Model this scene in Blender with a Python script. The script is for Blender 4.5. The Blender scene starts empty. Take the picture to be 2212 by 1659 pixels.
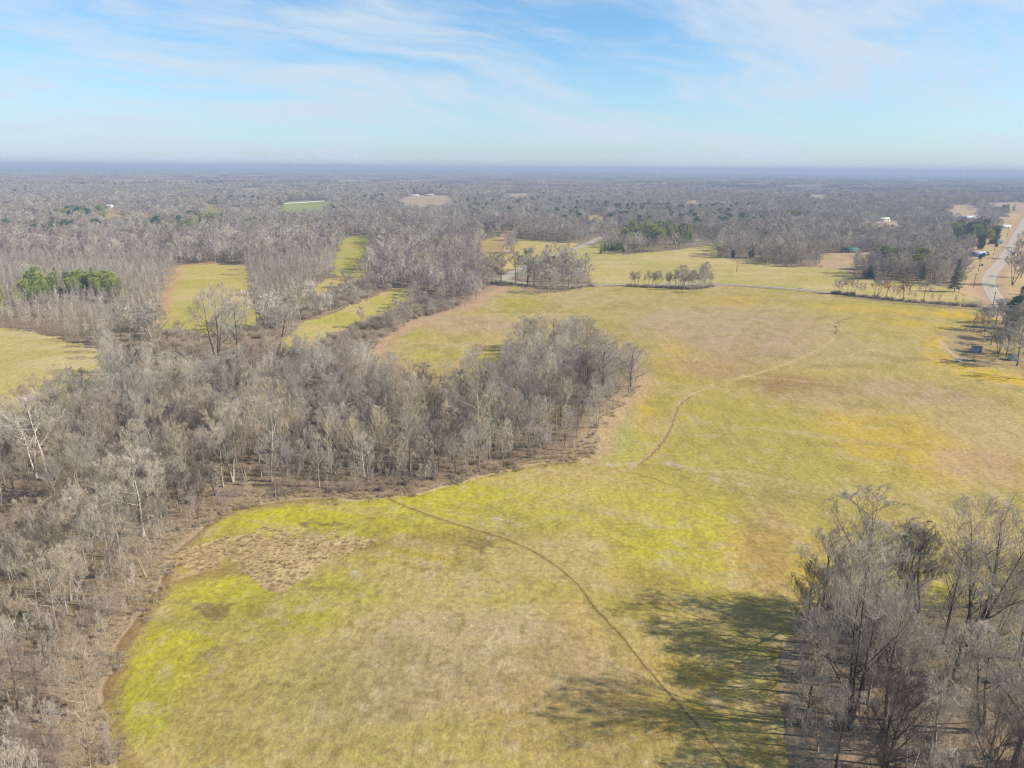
import bpy, math, random
import numpy as np
from math import radians as R
from mathutils import Matrix, Vector

# ------------------------------------------------------------------ camera
sc = bpy.context.scene
C = sc.collection
H = 80.0
PITCH, ROLL, F = R(17.06), R(0.44), 1522.0          # focal length in units of a 2212 px wide frame
right = np.array([1.0, 0, 0]); fwd = np.array([0, math.cos(PITCH), -math.sin(PITCH)])
up = np.array([0, math.sin(PITCH), math.cos(PITCH)])
right2 = right * math.cos(ROLL) + up * math.sin(ROLL)
up2 = up * math.cos(ROLL) - right * math.sin(ROLL)
cam_data = bpy.data.cameras.new('camera'); cam = bpy.data.objects.new('camera', cam_data); C.objects.link(cam)
cam.matrix_world = Matrix(((right2[0], up2[0], -fwd[0], 0), (right2[1], up2[1], -fwd[1], 0),
                           (right2[2], up2[2], -fwd[2], H), (0, 0, 0, 1)))
cam_data.sensor_width = 36; cam_data.lens = 36 * F / 2212
cam_data.clip_start = 1; cam_data.clip_end = 120000
sc.camera = cam

# ------------------------------------------------------------------ light
SUN_EL, SUN_AZ = R(35.5), R(98)                      # azimuth clockwise from the viewing direction
sun_dir = Vector((math.sin(SUN_AZ) * math.cos(SUN_EL), math.cos(SUN_AZ) * math.cos(SUN_EL), math.sin(SUN_EL)))
sd = bpy.data.lights.new('sun', 'SUN'); sd.energy = 3.9; sd.angle = R(0.6); sd.color = (1, .955, .88)
sun = bpy.data.objects.new('sun', sd); C.objects.link(sun)
sun.rotation_euler = sun_dir.to_track_quat('Z', 'Y').to_euler(); sun.location = (200, 0, 300)
sc.view_settings.view_transform = 'Standard'; sc.view_settings.look = 'None'
sc.view_settings.exposure = 1.15; sc.view_settings.gamma = 1
sc.cycles.max_bounces = 6; sc.cycles.diffuse_bounces = 3; sc.cycles.glossy_bounces = 1
sc.cycles.transparent_max_bounces = 6; sc.cycles.volume_bounces = 0
sc.cycles.use_denoising = True; sc.cycles.denoising_prefilter = 'FAST'; sc.cycles.filter_width = 1.15

world = bpy.data.worlds.new('World'); sc.world = world; world.use_nodes = True
wt = world.node_tree; wt.nodes.clear()


class NT:
    """small helper to write node trees"""
    def __init__(s, tree): s.t = tree
    def n(s, typ, **kw):
        nd = s.t.nodes.new(typ)
        ins = kw.pop('ins', {})
        for k, v in kw.items(): setattr(nd, k, v)
        for k, v in ins.items():
            if isinstance(v, bpy.types.NodeSocket): s.t.links.new(v, nd.inputs[k])
            else: nd.inputs[k].default_value = v
        return nd
    def math(s, op, a, b=0.0, c=None, clamp=False):
        ins = {0: a, 1: b}
        if c is not None: ins[2] = c
        return s.n('ShaderNodeMath', operation=op, use_clamp=clamp, ins=ins).outputs[0]
    def vmath(s, op, a, b=(0, 0, 0)):
        return s.n('ShaderNodeVectorMath', operation=op, ins={0: a, 1: b}).outputs[0]
    def mix(s, f, a, b, bt='MIX'):
        nd = s.n('ShaderNodeMix', data_type='RGBA', blend_type=bt)
        for i, v in ((0, f), (6, a), (7, b)):
            if isinstance(v, bpy.types.NodeSocket): s.t.links.new(v, nd.inputs[i])
            else: nd.inputs[i].default_value = v
        return nd.outputs[2]
    def noise(s, vec, scale, detail=3, rough=.55, w=None, lac=2.0, dist=0.0):
        return s.n('ShaderNodeTexNoise', ins={'Vector': vec, 'Scale': scale, 'Detail': detail, 'Roughness': rough, 'Lacunarity': lac, 'Distortion': dist}).outputs[0]
    def ramp(s, f, stops, interp='LINEAR'):
        nd = s.n('ShaderNodeValToRGB', ins={0: f}); cr = nd.color_ramp; cr.interpolation = interp
        while len(cr.elements) < len(stops): cr.elements.new(.5)
        for e, (p, c) in zip(cr.elements, stops): e.position = p; e.color = tuple(c) + (1,) if len(c) == 3 else c
        return nd.outputs[0]
    def rng(s, v, a, b, c=0.0, d=1.0, smooth=False):
        return s.n('ShaderNodeMapRange', interpolation_type='SMOOTHSTEP' if smooth else 'LINEAR', ins={0: v, 1: a, 2: b, 3: c, 4: d}).outputs[0]
    def link(s, a, b): s.t.links.new(a, b)


w = NT(wt)
geo = w.n('ShaderNodeTexCoord').outputs['Generated']
sky = w.n('ShaderNodeTexSky', sky_type='NISHITA', sun_disc=False, sun_elevation=SUN_EL, sun_rotation=SUN_AZ,
          altitude=100, air_density=1.0, dust_density=0.6, ozone_density=1.5)
sep = w.n('ShaderNodeSeparateXYZ', ins={0: geo})
zz = w.math('MAXIMUM', sep.outputs[2], 0.0)
zc = w.math('ADD', zz, 0.17)
cu = w.math('DIVIDE', sep.outputs[0], zc); cv = w.math('DIVIDE', sep.outputs[1], zc)
cp = w.n('ShaderNodeCombineXYZ', ins={0: cu, 1: cv, 2: 0.0}).outputs[0]
# cirrus: sheets of ice cloud stretched by the wind, laid on a high plane
warp1 = w.n('ShaderNodeTexNoise', ins={'Vector': cp, 'Scale': .9, 'Detail': 2}).outputs[1]
wv = w.n('ShaderNodeVectorMath', operation='SCALE', ins={0: warp1, 3: .8}).outputs[0]
base_v = w.vmath('ADD', cp, wv)
def streaks(ang, sx, sy, scale, detail, off):
    a = w.n('ShaderNodeMapping', ins={0: base_v, 1: off, 2: (0, 0, R(ang))}).outputs[0]
    b = w.n('ShaderNodeMapping', ins={0: a, 3: (sx, sy, 1)}).outputs[0]
    return w.noise(b, scale, detail, .6)
s1 = streaks(-30, .45, 1.0, 1.25, 8, (2.3, 4.1, 0)); s2 = streaks(-44, .28, 1.0, 3.2, 7, (7.7, 1.3, 0)); s3 = streaks(10, .4, 1.0, .5, 3, (1.2, 8.4, 0))
cl = w.math('ADD', w.math('MULTIPLY', s1, .60), w.math('MULTIPLY', s2, .40))
cl = w.math('ADD', cl, w.rng(s3, .35, .65, -.05, .07))
cl = w.rng(cl, .43, .63, 0, 1, True)
low = w.rng(zz, .0, .17, 1, 0, True)                              # the sheet thickens in the distance
cover = w.math('ADD', w.math('MULTIPLY', cl, w.math('SUBTRACT', .86, w.math('MULTIPLY', low, .50))), w.math('MULTIPLY', low, .50), clamp=True)
skyc = w.mix(1.0, sky.outputs[0], (.50, .71, .86, 1), 'MULTIPLY')
cloudc = (3.25, 3.75, 4.3, 1)
col = w.mix(cover, skyc, cloudc)
bg = w.n('ShaderNodeBackground', ins={0: col, 1: 0.092})
wo = w.n('ShaderNodeOutputWorld', ins={0: bg.outputs[0]})

# ------------------------------------------------------------------ numeric helpers
def lin(c):
    c = np.asarray(c, float) / 255
    return np.where(c <= .04045, c / 12.92, ((c + .055) / 1.055) ** 2.4)
ALB = 0.50                                               # photograph's value to surface albedo at this exposure
def alb(c): return lin(c) * ALB
def brk(c): return lin(c) * .80 * np.array([1.04, 1.0, .94])                              # twigs and bark

def hash2(ix, iy, seed):
    n = (ix.astype(np.int64) * 374761393 + iy.astype(np.int64) * 668265263 + seed * 1442695041) & 0x7fffffff
    n = ((n ^ (n >> 13)) * 1274126177) & 0x7fffffff
    n = (n ^ (n >> 16)) & 0xffffff
    return n / float(0xffffff)
def vnoise(x, y, seed=0):
    ix, iy = np.floor(x), np.floor(y); fx, fy = x - ix, y - iy
    fx = fx * fx * (3 - 2 * fx); fy = fy * fy * (3 - 2 * fy)
    a = hash2(ix, iy, seed); b = hash2(ix + 1, iy, seed); c = hash2(ix, iy + 1, seed); d = hash2(ix + 1, iy + 1, seed)
    return (a * (1 - fx) + b * fx) * (1 - fy) + (c * (1 - fx) + d * fx) * fy
def fbm(x, y, scale, oct=4, seed=0, g=.5):
    x = np.asarray(x, float); y = np.asarray(y, float)
    s = 0; a = 1; t = 0
    for k in range(oct):
        s = s + a * vnoise(x / scale + 17.3 * k, y / scale - 9.1 * k, seed + k); t += a; a *= g; scale *= .5
    return s / t
def sstep(v, a, b):
    t = np.clip((v - a) / (b - a), 0, 1); return t * t * (3 - 2 * t)

def ground_h(x, y):
    x = np.asarray(x, float); y = np.asarray(y, float)
    r = np.hypot(x, y)
    h = 1.9 * np.sin(x / 95 + 1.0) * np.sin(y / 120 + .4) + .7 * np.sin((x + y) / 61)
    h = h + 5.0 * np.exp(-(((x - 190) / 110) ** 2 + ((y - 360) / 110) ** 2))          # the rise in the field
    far = sstep(r, 450, 1500)
    h = h + far * (18 * (fbm(x, y, 900, 3, 5) - .5))
    far2 = sstep(r, 3000, 12000)
    h = h + far2 * (52 * (fbm(x, y, 5200, 3, 9) - .5))
    far3 = sstep(r, 15000, 40000)
    return h + far3 * 30 * (fbm(x, y, 14000, 2, 12) - .45)

def at(px, py):
    """ground point seen at (px, py) of the 2212 x 1659 view"""
    d = fwd + (px - 1106) / F * right2 + (829.5 - py) / F * up2
    z = 0.0; p = None
    for _ in range(12):
        t = (z - H) / d[2]; p = (d[0] * t, d[1] * t)
        z = float(ground_h(p[0], p[1]))
    return p[0], p[1], z
def pxm(x, y):
    """pixels per metre at a ground point"""
    return F / (y * math.cos(PITCH) + H * math.sin(PITCH))
def height_for(px, py, top):
    x, y, z = at(px, py)
    # height whose top projects to the row "top"
    lo, hi = 0.5, 60
    for _ in range(30):
        m = (lo + hi) / 2
        v = np.array([x, y, z + m - H]); yy = 829.5 - F * v.dot(up2) / v.dot(fwd)
        if yy > top: lo = m
        else: hi = m
    return lo
def project(x, y, z):
    v = np.stack([x, y, z - H], -1)
    dep = v @ fwd
    return 1106 + F * (v @ right2) / dep, 829.5 - F * (v @ up2) / dep, dep
def poly(pts): return np.array([at(*p)[:2] for p in pts])
def inside(x, y, P):
    c = np.zeros(np.shape(x), bool); n = len(P)
    bb = (x > P[:, 0].min()) & (x < P[:, 0].max()) & (y > P[:, 1].min()) & (y < P[:, 1].max())
    xs, ys = x[bb], y[bb]; cc = np.zeros(xs.shape, bool)
    for i in range(n):
        x1, y1 = P[i]; x2, y2 = P[(i + 1) % n]
        if y1 == y2: continue
        cc ^= ((ys < y1) != (ys < y2)) & (xs < (x2 - x1) * (ys - y1) / (y2 - y1) + x1)
    c[bb] = cc; return c
def dist_line(x, y, P, cut=60):
    d = np.full(np.shape(x), 1e9)
    bb = (x > P[:, 0].min() - cut) & (x < P[:, 0].max() + cut) & (y > P[:, 1].min() - cut) & (y < P[:, 1].max() + cut)
    xs, ys = x[bb], y[bb]; dd = np.full(xs.shape, 1e9)
    for i in range(len(P) - 1):
        ax, ay = P[i]; bx, by = P[i + 1] - P[i]; L = bx * bx + by * by + 1e-9
        t = np.clip(((xs - ax) * bx + (ys - ay) * by) / L, 0, 1)
        dd = np.minimum(dd, np.hypot(xs - ax - t * bx, ys - ay - t * by))
    d[bb] = dd; return d
def smooth_line(P, n=3):
    P = np.asarray(P, float)
    for _ in range(n):
        Q = np.empty((2 * len(P) - 2, 2)); Q[0::2] = .75 * P[:-1] + .25 * P[1:]; Q[1::2] = .25 * P[:-1] + .75 * P[1:]
        P = np.vstack([P[:1], Q, P[-1:]])
    return P

# ------------------------------------------------------------------ the map (outlines of the open ground)
MAIN = poly([(60, 2600), (262, 1690), (238, 1640), (218, 1560), (207, 1500), (240, 1430), (290, 1350), (330, 1280), (370, 1210), (405, 1160),
             (450, 1122), (500, 1098), (560, 1084), (640, 1079), (737, 1076), (840, 1073), (920, 1061), (1000, 1038), (1070, 1018),
             (1150, 1004), (1220, 997), (1265, 985), (1292, 966), (1285, 940), (1305, 905), (1345, 865), (1377, 830), (1377, 800), (1340, 772),
             (1250, 748), (1120, 754), (1050, 812), (950, 850), (850, 835), (790, 775), (830, 728), (897, 690), (970, 672), (1020, 655), (1054, 627), (1080, 619), (1120, 620), (1165, 634),
             (1210, 630), (1290, 618), (1360, 618), (1430, 622), (1500, 628), (1548, 617), (1641, 622), (1741, 630), (1808, 638), (1908, 650),
             (2008, 659), (2108, 665), (2160, 668), (2260, 720), (2500, 760), (2700, 900), (2800, 1200), (2700, 1290), (2300, 1296), (2000, 1302), (1800, 1312),
             (1725, 1332), (1692, 1400), (1688, 1600), (1700, 1800), (1750, 2600)])
YARD = poly([(2028, 722), (2090, 700), (2150, 690), (2260, 700), (2500, 740), (2600, 830), (2300, 812), (2150, 796), (2085, 788), (2048, 765)])
FIELD2 = poly([(1278, 612), (1262, 590), (1225, 562), (1215, 549), (1258, 533), (1295, 527), (1315, 545), (1350, 551), (1440, 543), (1500, 534), (1560, 523), (1548, 556),
               (1600, 559), (1660, 568), (1700, 576), (1780, 577), (1820, 583), (1850, 600), (1880, 606), (1990, 606), (2060, 626), (2110, 650), (2000, 653), (1900, 644), (1800, 631), (1700, 622), (1548, 612)])
LAWN = poly([(1775, 577), (1770, 556), (1790, 546), (1900, 545), (1935, 560), (1900, 572), (1860, 590), (1830, 586)])
ROADSIDE = poly([(2085, 600), (2075, 570), (2098, 545), (2130, 515), (2148, 490), (2170, 465), (2195, 448), (2225, 438), (2300, 440), (2300, 560), (2330, 640), (2225, 655), (2170, 662), (2110, 648), (2060, 625)])
FIELD3 = poly([(1000, 552), (1110, 548), (1112, 535), (1120, 517), (1150, 519), (1180, 522), (1252, 526), (1235, 538), (1205, 546), (1165, 560), (1130, 575), (1098, 585), (1070, 575), (1040, 562)])
CLEAR = poly([(345, 698), (360, 640), (385, 574), (460, 570), (470, 567), (530, 574), (545, 620), (556, 672), (550, 700), (500, 712), (450, 722), (400, 722), (350, 712)])
LEFTF = poly([(-400, 690), (0, 708), (60, 714), (120, 730), (180, 747), (222, 760), (240, 790), (245, 825), (205, 870), (100, 905), (0, 918), (-400, 930)])
STRIP = poly([(600, 742), (655, 700), (700, 682), (770, 655), (840, 627), (895, 618), (905, 630), (885, 656), (845, 676), (770, 708), (710, 732), (665, 752), (620, 764)])
BACKF = poly([(737, 515), (800, 505), (797, 530), (815, 548), (800, 565), (790, 585), (737, 602), (715, 590), (725, 560), (732, 540)])
STRIP2 = poly([(678, 628), (690, 612), (722, 600), (757, 588), (792, 590), (775, 610), (735, 624), (700, 640), (682, 640)])
TANP = poly([(868, 552), (872, 532), (893, 530), (892, 555)])
TANQ = poly([(1075, 515), (1085, 500), (1110, 497), (1112, 508), (1098, 516)])
FAR = [(poly(p), c) for p, c in [
    ([(210, 466), (228, 448), (255, 446), (268, 458), (270, 468)], (214, 188, 132)), ([(295, 466), (310, 457), (330, 459), (330, 468)], (216, 186, 146)),
    ([(600, 452), (605, 436), (720, 433), (722, 443), (690, 452)], (168, 180, 112)), ([(855, 446), (870, 426), (905, 421), (975, 423), (985, 434), (960, 444)], (206, 184, 144)),
    ([(2050, 470), (2055, 446), (2085, 441), (2118, 447), (2122, 462)], (218, 194, 146)), ([(2130, 440), (2130, 437), (2212, 436), (2212, 440)], (208, 186, 150)),
    ([(2160, 416), (2163, 406), (2185, 406), (2190, 414)], (206, 196, 110)), ([(1265, 478), (1270, 468), (1310, 466), (1310, 476)], (196, 180, 120)),
    ([(440, 456), (445, 442), (480, 441), (490, 452)], (176, 172, 112)), ([(1885, 490), (1890, 478), (1945, 476), (1950, 486)], (214, 192, 156)),
    ([(1035, 535), (1040, 520), (1075, 512), (1090, 525), (1075, 540)], (196, 180, 110)), ([(0, 372), (120, 370), (130, 374), (0, 376)], (190, 196, 170)),
    ([(1350, 402), (1355, 398), (1395, 398), (1400, 402)], (196, 182, 150)),
    ([(690, 398), (694, 394), (760, 394), (756, 398)], (190, 180, 150)), ([(1580, 412), (1590, 406), (1640, 406), (1634, 412)], (186, 178, 150)), ([(1090, 424), (1094, 418), (1150, 417), (1146, 425)], (196, 180, 150)),
    ([(520, 410), (524, 405), (570, 405), (566, 411)], (188, 178, 146)), ([(1480, 440), (1484, 433), (1520, 432), (1524, 440)], (200, 184, 150)), ([(1740, 426), (1744, 420), (1790, 420), (1786, 427)], (196, 184, 150)), ([(1950, 392), (1956, 389), (2030, 389), (2026, 392)], (184, 176, 150))]]
# low brush between the strip field and the wood, the young plantation on the left
BRUSH = [poly(p) for p in [
    [(640, 760), (700, 725), (770, 703), (850, 668), (905, 640), (960, 650), (1000, 655), (970, 672), (897, 690), (828, 730), (795, 768), (700, 800), (640, 790)],
    [(560, 720), (620, 700), (700, 678), (780, 650), (840, 624), (800, 600), (760, 605), (690, 640), (640, 670), (570, 690)],
    [(230, 760), (350, 715), (450, 724), (560, 715), (640, 750), (640, 800), (500, 830), (330, 830), (240, 800)]]]
YOUNG = [poly(p) for p in [
    [(-200, 695), (-200, 560), (60, 560), (390, 560), (380, 600), (340, 700), (225, 758), (120, 728), (0, 706)],
    [(536, 575), (700, 545), (740, 560), (735, 600), (700, 625), (640, 660), (560, 690)],
    [(1235, 545), (1255, 520), (1330, 500), (1500, 500), (1560, 522), (1500, 533), (1440, 542), (1300, 527)]]]
NEARWOOD = poly([(207, 1500), (405, 1160), (500, 1098), (840, 1073), (1220, 997), (1292, 966), (1285, 940), (1377, 830), (1377, 800), (1250, 748), (1050, 812), (850, 835), (640, 800), (230, 830), (-900, 900), (-900, 2600), (60, 2600), (238, 1640)])
RIGHTWOOD = poly([(1750, 2600), (1700, 1800), (1688, 1600), (1692, 1400), (1725, 1332), (1800, 1312), (2000, 1302), (2300, 1296), (2700, 1290), (3000, 1700), (3000, 2600)])
DRIVE = smooth_line(poly([(1020, 596), (1060, 602), (1087, 604), (1130, 612), (1180, 616), (1281, 615.5), (1354, 616), (1430, 614), (1548, 613), (1641, 618), (1741, 626.5), (1808, 633.5), (1908, 646), (2008, 655), (2108, 661.5), (2158, 664)]))
LANE = smooth_line(poly([(1087, 604), (1105, 590), (1135, 576), (1170, 562), (1208, 549), (1247, 535), (1275, 525), (1300, 512)]))
ROAD = smooth_line(poly([(2246, 430), (2228, 452), (2213, 475), (2199, 503), (2182, 537), (2160, 570), (2141, 590), (2134, 606), (2138, 622), (2152, 645), (2175, 672), (2212, 705), (2270, 740), (2400, 800)]))
FAR = [(p * k, c) for p, c in FAR for k in (1, .96, .92, .88, .84, .80)]      # the clearings reach towards the viewer behind the crowns
BACKS = [BACKF * k for k in (1,)]; TANPS = [TANP * k for k in (1, .95, .9)]; TANQS = [TANQ * k for k in (1, .95, .9, .86)]
OPEN = [MAIN, YARD, FIELD2, LAWN, ROADSIDE, FIELD3, CLEAR, LEFTF, STRIP, STRIP2] + BACKS + TANPS + TANQS + [p for p, c in FAR]

def warp(x, y):
    """field edges wander a little"""
    k = np.clip(np.hypot(x, y) / 200, .5, 2.2)
    f = np.clip((np.hypot(x, y) - 900) / 700, 0, 1) * 46
    x, y = x + f * (fbm(x, y, 55, 3, 301) - .5), y + 2 * f * (fbm(x, y, 55, 3, 302) - .5)
    return x + k * 6 * (fbm(x, y, 12, 4, 31, .65) - .5), y + k * 6 * (fbm(x, y, 12, 4, 77, .65) - .5)
def is_open(x, y, grow=0):
    wx, wy = warp(x, y); m = np.zeros(np.shape(x), bool)
    for P in OPEN: m |= inside(wx, wy, P)
    m |= dist_line(x, y, ROAD) < 7 + grow; m |= dist_line(x, y, LANE) < 5 + grow; m |= dist_line(x, y, DRIVE) < 4 + 5 * grow
    return m

# ------------------------------------------------------------------ ground
def make_ground():
    fine = np.arange(-44, 44.01, .1)
    ang = np.concatenate([np.arange(-180, -44, 4.0), fine, np.arange(48, 180, 4.0)])
    el = np.concatenate([np.array([89.2, 80, 70]), np.arange(62, 1.2, -.06), 1.2 * .955 ** np.arange(1, 52)])
    r = H / np.tan(np.radians(el)); r = np.append(r, 46000.0)
    A, Rr = np.meshgrid(np.radians(ang), r)
    x = (np.sin(A) * Rr).ravel(); y = (np.cos(A) * Rr).ravel()
    z = ground_h(x, y)
    nr, na = len(r), len(ang)
    i = np.arange(nr - 1)[:, None]; j = np.arange(na)[None, :]
    a = i * na + j; b = i * na + (j + 1) % na
    quads = np.stack([a, b, b + na, a + na], -1).reshape(-1, 4)[:, ::-1]
    nv = len(x); c0 = nv
    x = np.append(x, 0); y = np.append(y, 0); z = np.append(z, ground_h(0.0, 0.0))
    tri = np.stack([np.arange(na), (np.arange(na) + 1) % na, np.full(na, c0)], -1)
    me = bpy.data.meshes.new('ground')
    me.vertices.add(len(x)); me.vertices.foreach_set('co', np.stack([x, y, z], -1).ravel())
    loops = np.concatenate([quads.ravel(), tri.ravel()])
    me.loops.add(len(loops)); me.loops.foreach_set('vertex_index', loops)
    st = np.concatenate([np.arange(len(quads)) * 4, len(quads) * 4 + np.arange(len(tri)) * 3])
    me.polygons.add(len(st)); me.polygons.foreach_set('loop_start', st)
    me.polygons.foreach_set('loop_total', np.concatenate([np.full(len(quads), 4), np.full(len(tri), 3)]))
    me.update(); me.validate()
    me.polygons.foreach_set('use_smooth', np.ones(len(st), bool))
    # --- surface cover
    n = len(x); col = np.zeros((n, 3)); grass = np.zeros(n)
    def put(m, c, k=1.0):
        m = np.clip(m * k, 0, 1)[:, None]; col[:] = col * (1 - m) + alb(c)[None] * m
    f1 = fbm(x, y, 24, 4, 3); f2 = fbm(x, y, 6, 3, 8); f3 = fbm(x, y, 120, 4, 21); f4 = fbm(x, y, 2.2, 2, 14)
    col[:] = alb((172, 150, 118))                                                   # leaf litter
    put(sstep(f1, .4, .65), (146, 128, 98)); put(sstep(f2, .55, .8), (178, 154, 120), .7); put(sstep(f3, .5, .7), (150, 136, 92), .6)
    rr = np.hypot(x, y); put(sstep(rr, 700, 2200), (132, 124, 120), 1); put(sstep(rr, 2500, 6000), (92, 98, 104), 1)  # far woods grey, then distance haze painted in: darker and bluer ground
    wx, wy = warp(x, y)
    for P in BRUSH: put(inside(wx, wy, P).astype(float), (186, 160, 122), .8)
    OLIVE, LIME, GOLD, TAN, MAUVE, BROWN, GREY = (198, 180, 100), (202, 196, 58), (214, 186, 78), (206, 184, 128), (200, 172, 134), (164, 128, 88), (196, 170, 122)
    m_main = inside(wx, wy, MAIN)
    def blob(px, py, rx, ry, c, k):
        cx, cy, _ = at(px, py); s = 1 / pxm(cx, cy)
        top = at(px, py - ry); bot = at(px, py + ry)
        ry_w = math.hypot(top[0] - bot[0], top[1] - bot[1]) / 2; rx_w = rx * s
        q = math.hypot(cx, cy); ux, uy = cx / q, cy / q            # radial axis
        dx, dy = x - cx, y - cy
        dr = (dx * ux + dy * uy) / ry_w; dt = (dx * uy - dy * ux) / rx_w
        g = np.exp(-(dr * dr + dt * dt)); g = g * (.45 + 1.1 * fbm(x + 3 * px, y + py, 20, 4, 40 + int(px) % 37))
        return sstep(g, .05, .78) * k, c
    # main field
    mm = m_main.astype(float)
    put(mm, OLIVE)
    st = fbm(x * .35 + y * .94, (y * .35 - x * .94) * .16, 5, 3, 50)                  # drilled rows leave faint streaks
    put(mm * sstep(f3, .42, .62), (190, 178, 78), .8); put(mm * sstep(fbm(x, y, 50, 4, 61), .5, .68), TAN, .75)
    for px, py, rx, ry, c, k in [
        (700, 1105, 260, 30, LIME, 1), (830, 1130, 200, 34, LIME, .9), (1000, 1060, 220, 34, LIME, .8), (1120, 1110, 240, 50, LIME, .75), (480, 1290, 100, 50, LIME, 1),
        (400, 1360, 100, 80, LIME, 1), (330, 1460, 90, 70, LIME, .9), (300, 1540, 70, 60, (186, 188, 60), .8), (1440, 1190, 150, 90, LIME, .85), (1400, 1080, 170, 50, LIME, .6), (1540, 1110, 70, 60, LIME, .6),
        (1180, 1310, 200, 60, (190, 184, 52), .7), (680, 1300, 160, 60, (190, 186, 60), .8), (930, 1200, 150, 30, (190, 176, 60), .7), (1340, 930, 60, 60, (184, 186, 90), .8), (1640, 960, 160, 60, (186, 180, 88), .8),
        (870, 715, 60, 12, (178, 180, 60), .9), (1130, 660, 60, 24, (180, 180, 60), .8), (1440, 660, 160, 16, (198, 178, 96), .6),
        (1950, 950, 150, 60, GOLD, .75), (2060, 1000, 130, 44, GOLD, .6), (1850, 890, 60, 36, GOLD, .7), (2160, 818, 90, 12, (220, 192, 66), 1), (2040, 780, 40, 18, GOLD, 1), (2020, 745, 26, 24, GOLD, .9), (2110, 800, 60, 14, (220, 192, 66), .9),
        (1590, 650, 70, 12, GOLD, .8), (1880, 668, 110, 9, GOLD, .9), (2090, 682, 70, 9, (224, 190, 56), 1), (1980, 700, 100, 10, GOLD, .6), (1700, 1210, 140, 60, GOLD, .75), (1230, 1370, 60, 90, GOLD, .7), (1440, 1490, 120, 90, (190, 168, 56), .7), (1390, 900, 24, 50, GOLD, .7), (1460, 740, 30, 50, GOLD, .6),
        (1600, 705, 190, 36, MAUVE, .95), (1660, 745, 170, 34, MAUVE, .95), (1500, 690, 160, 34, (204, 178, 134), .9), (1180, 700, 110, 26, TAN, .9), (1000, 700, 120, 22, MAUVE, .8), (1730, 840, 110, 30, BROWN, .8), (1560, 790, 110, 26, (196, 160, 124), .6), (1800, 860, 100, 30, TAN, .6), (1990, 850, 140, 30, MAUVE, .8), (2150, 940, 110, 60, TAN, .8), (2130, 1010, 100, 40, (206, 172, 130), .7), (1850, 760, 120, 26, (198, 180, 118), .7),
        (1350, 790, 40, 50, TAN, .8), (1320, 870, 40, 50, TAN, .7), (1060, 1440, 320, 120, GREY, .95), (1010, 1370, 220, 70, (204, 182, 136), .8), (900, 1450, 220, 110, (188, 168, 122), .8), (800, 1560, 160, 60, (196, 172, 126), .6), (720, 1480, 150, 90, (172, 164, 92), .7), (960, 1590, 330, 60, (188, 174, 92), .8), (1260, 1560, 200, 80, (182, 158, 92), .7),
        (1400, 1280, 110, 60, (180, 160, 76), .6), (1640, 1040, 150, 40, (180, 170, 96), .7), (2030, 1100, 230, 40, (204, 184, 110), .8), (620, 1210, 260, 14, (170, 148, 84), .8), (960, 1165, 220, 18, (168, 150, 70), .7), (560, 1330, 60, 60, (168, 166, 70), .5), (1660, 1180, 50, 90, (176, 146, 96), .5)]:
        g, cc = blob(px, py, rx, ry, c, k); put(g * mm, cc)
    put(mm * sstep(st, .50, .72), TAN, .42); st2 = fbm((x * .5 + y * .87) * .12, y * .5 - x * .87, 3.2, 4, 151); put(mm * sstep(st2, .5, .75), (176, 162, 84), .35); put(mm * sstep(fbm(x, y, 9, 3, 66), .58, .74), (164, 150, 76), .4)
    put(mm * sstep(fbm(x, y, 4, 3, 68), .62, .78), (214, 196, 150), .35)
    near = (1 - sstep(rr, 110, 190)); put(mm * near * sstep(f4, .6, .8), (150, 134, 70), .45); put(mm * near * sstep(fbm(x, y, 1.1, 2, 90), .62, .85), (212, 196, 148), .3)
    grass[m_main] = 1
    # bare earth patches in the lime corner
    lt = np.zeros(n)
    for px, py, rx, ry in [(440, 1350, 110, 70), (330, 1440, 90, 60), (560, 1180, 200, 14), (640, 1140, 150, 14), (760, 1160, 160, 16), (1000, 1180, 140, 24), (960, 1240, 160, 20)]: lt = np.maximum(lt, blob(px, py, rx, ry, LIME, 1)[0])
    put(mm * lt * sstep(fbm(x * .8 + y * .3, y, 9, 5, 123, .65), .56, .66), (146, 128, 82), .8)     # thin soil showing through the young grass
    # ploughed margin and pale litter line along the wood
    edge = poly([(262, 1690), (238, 1640), (218, 1560), (207, 1500), (240, 1430), (290, 1350), (330, 1280), (370, 1210), (405, 1160), (450, 1122), (500, 1098), (560, 1084), (640, 1079), (737, 1076), (840, 1073), (920, 1061), (1000, 1038), (1070, 1018), (1150, 1004), (1220, 997), (1265, 985)])
    de = dist_line(wx, wy, edge)
    inn = mm
    put(inn * (1 - sstep(de, 1.6, 4.2)) * (x < -45), (170, 142, 96), .8)
    put(inn * (1 - sstep(de, .3, 2.6)) * (x < -62), (146, 116, 80), .7)
    put(inn * (1 - sstep(de, 1.0, 4.0)) * (x >= -62), (170, 160, 70), .4)
    put((1 - inn) * (1 - sstep(de, 1.0, 3.4)), (214, 184, 144), .9)
    put((1 - inn) * (1 - sstep(de, 3, 13)), (188, 162, 126), .7)
    put(inn * (1 - sstep(de, .3, .9)), (226, 204, 160), .7)
    # right edge of the wood: pale grass margin
    e2 = poly([(1265, 985), (1292, 966), (1285, 940), (1305, 905), (1345, 865), (1377, 830), (1382, 800)])
    d2 = dist_line(wx, wy, e2); put(1 - sstep(d2, 2, 9), (208, 180, 134), .85)
    e3 = poly([(800, 768), (830, 728), (897, 690), (970, 672), (1020, 655), (1054, 627), (1080, 619)]); d3 = dist_line(wx, wy, e3)
    put(1 - sstep(d3, 3, 14), (206, 172, 136), .8)
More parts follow.
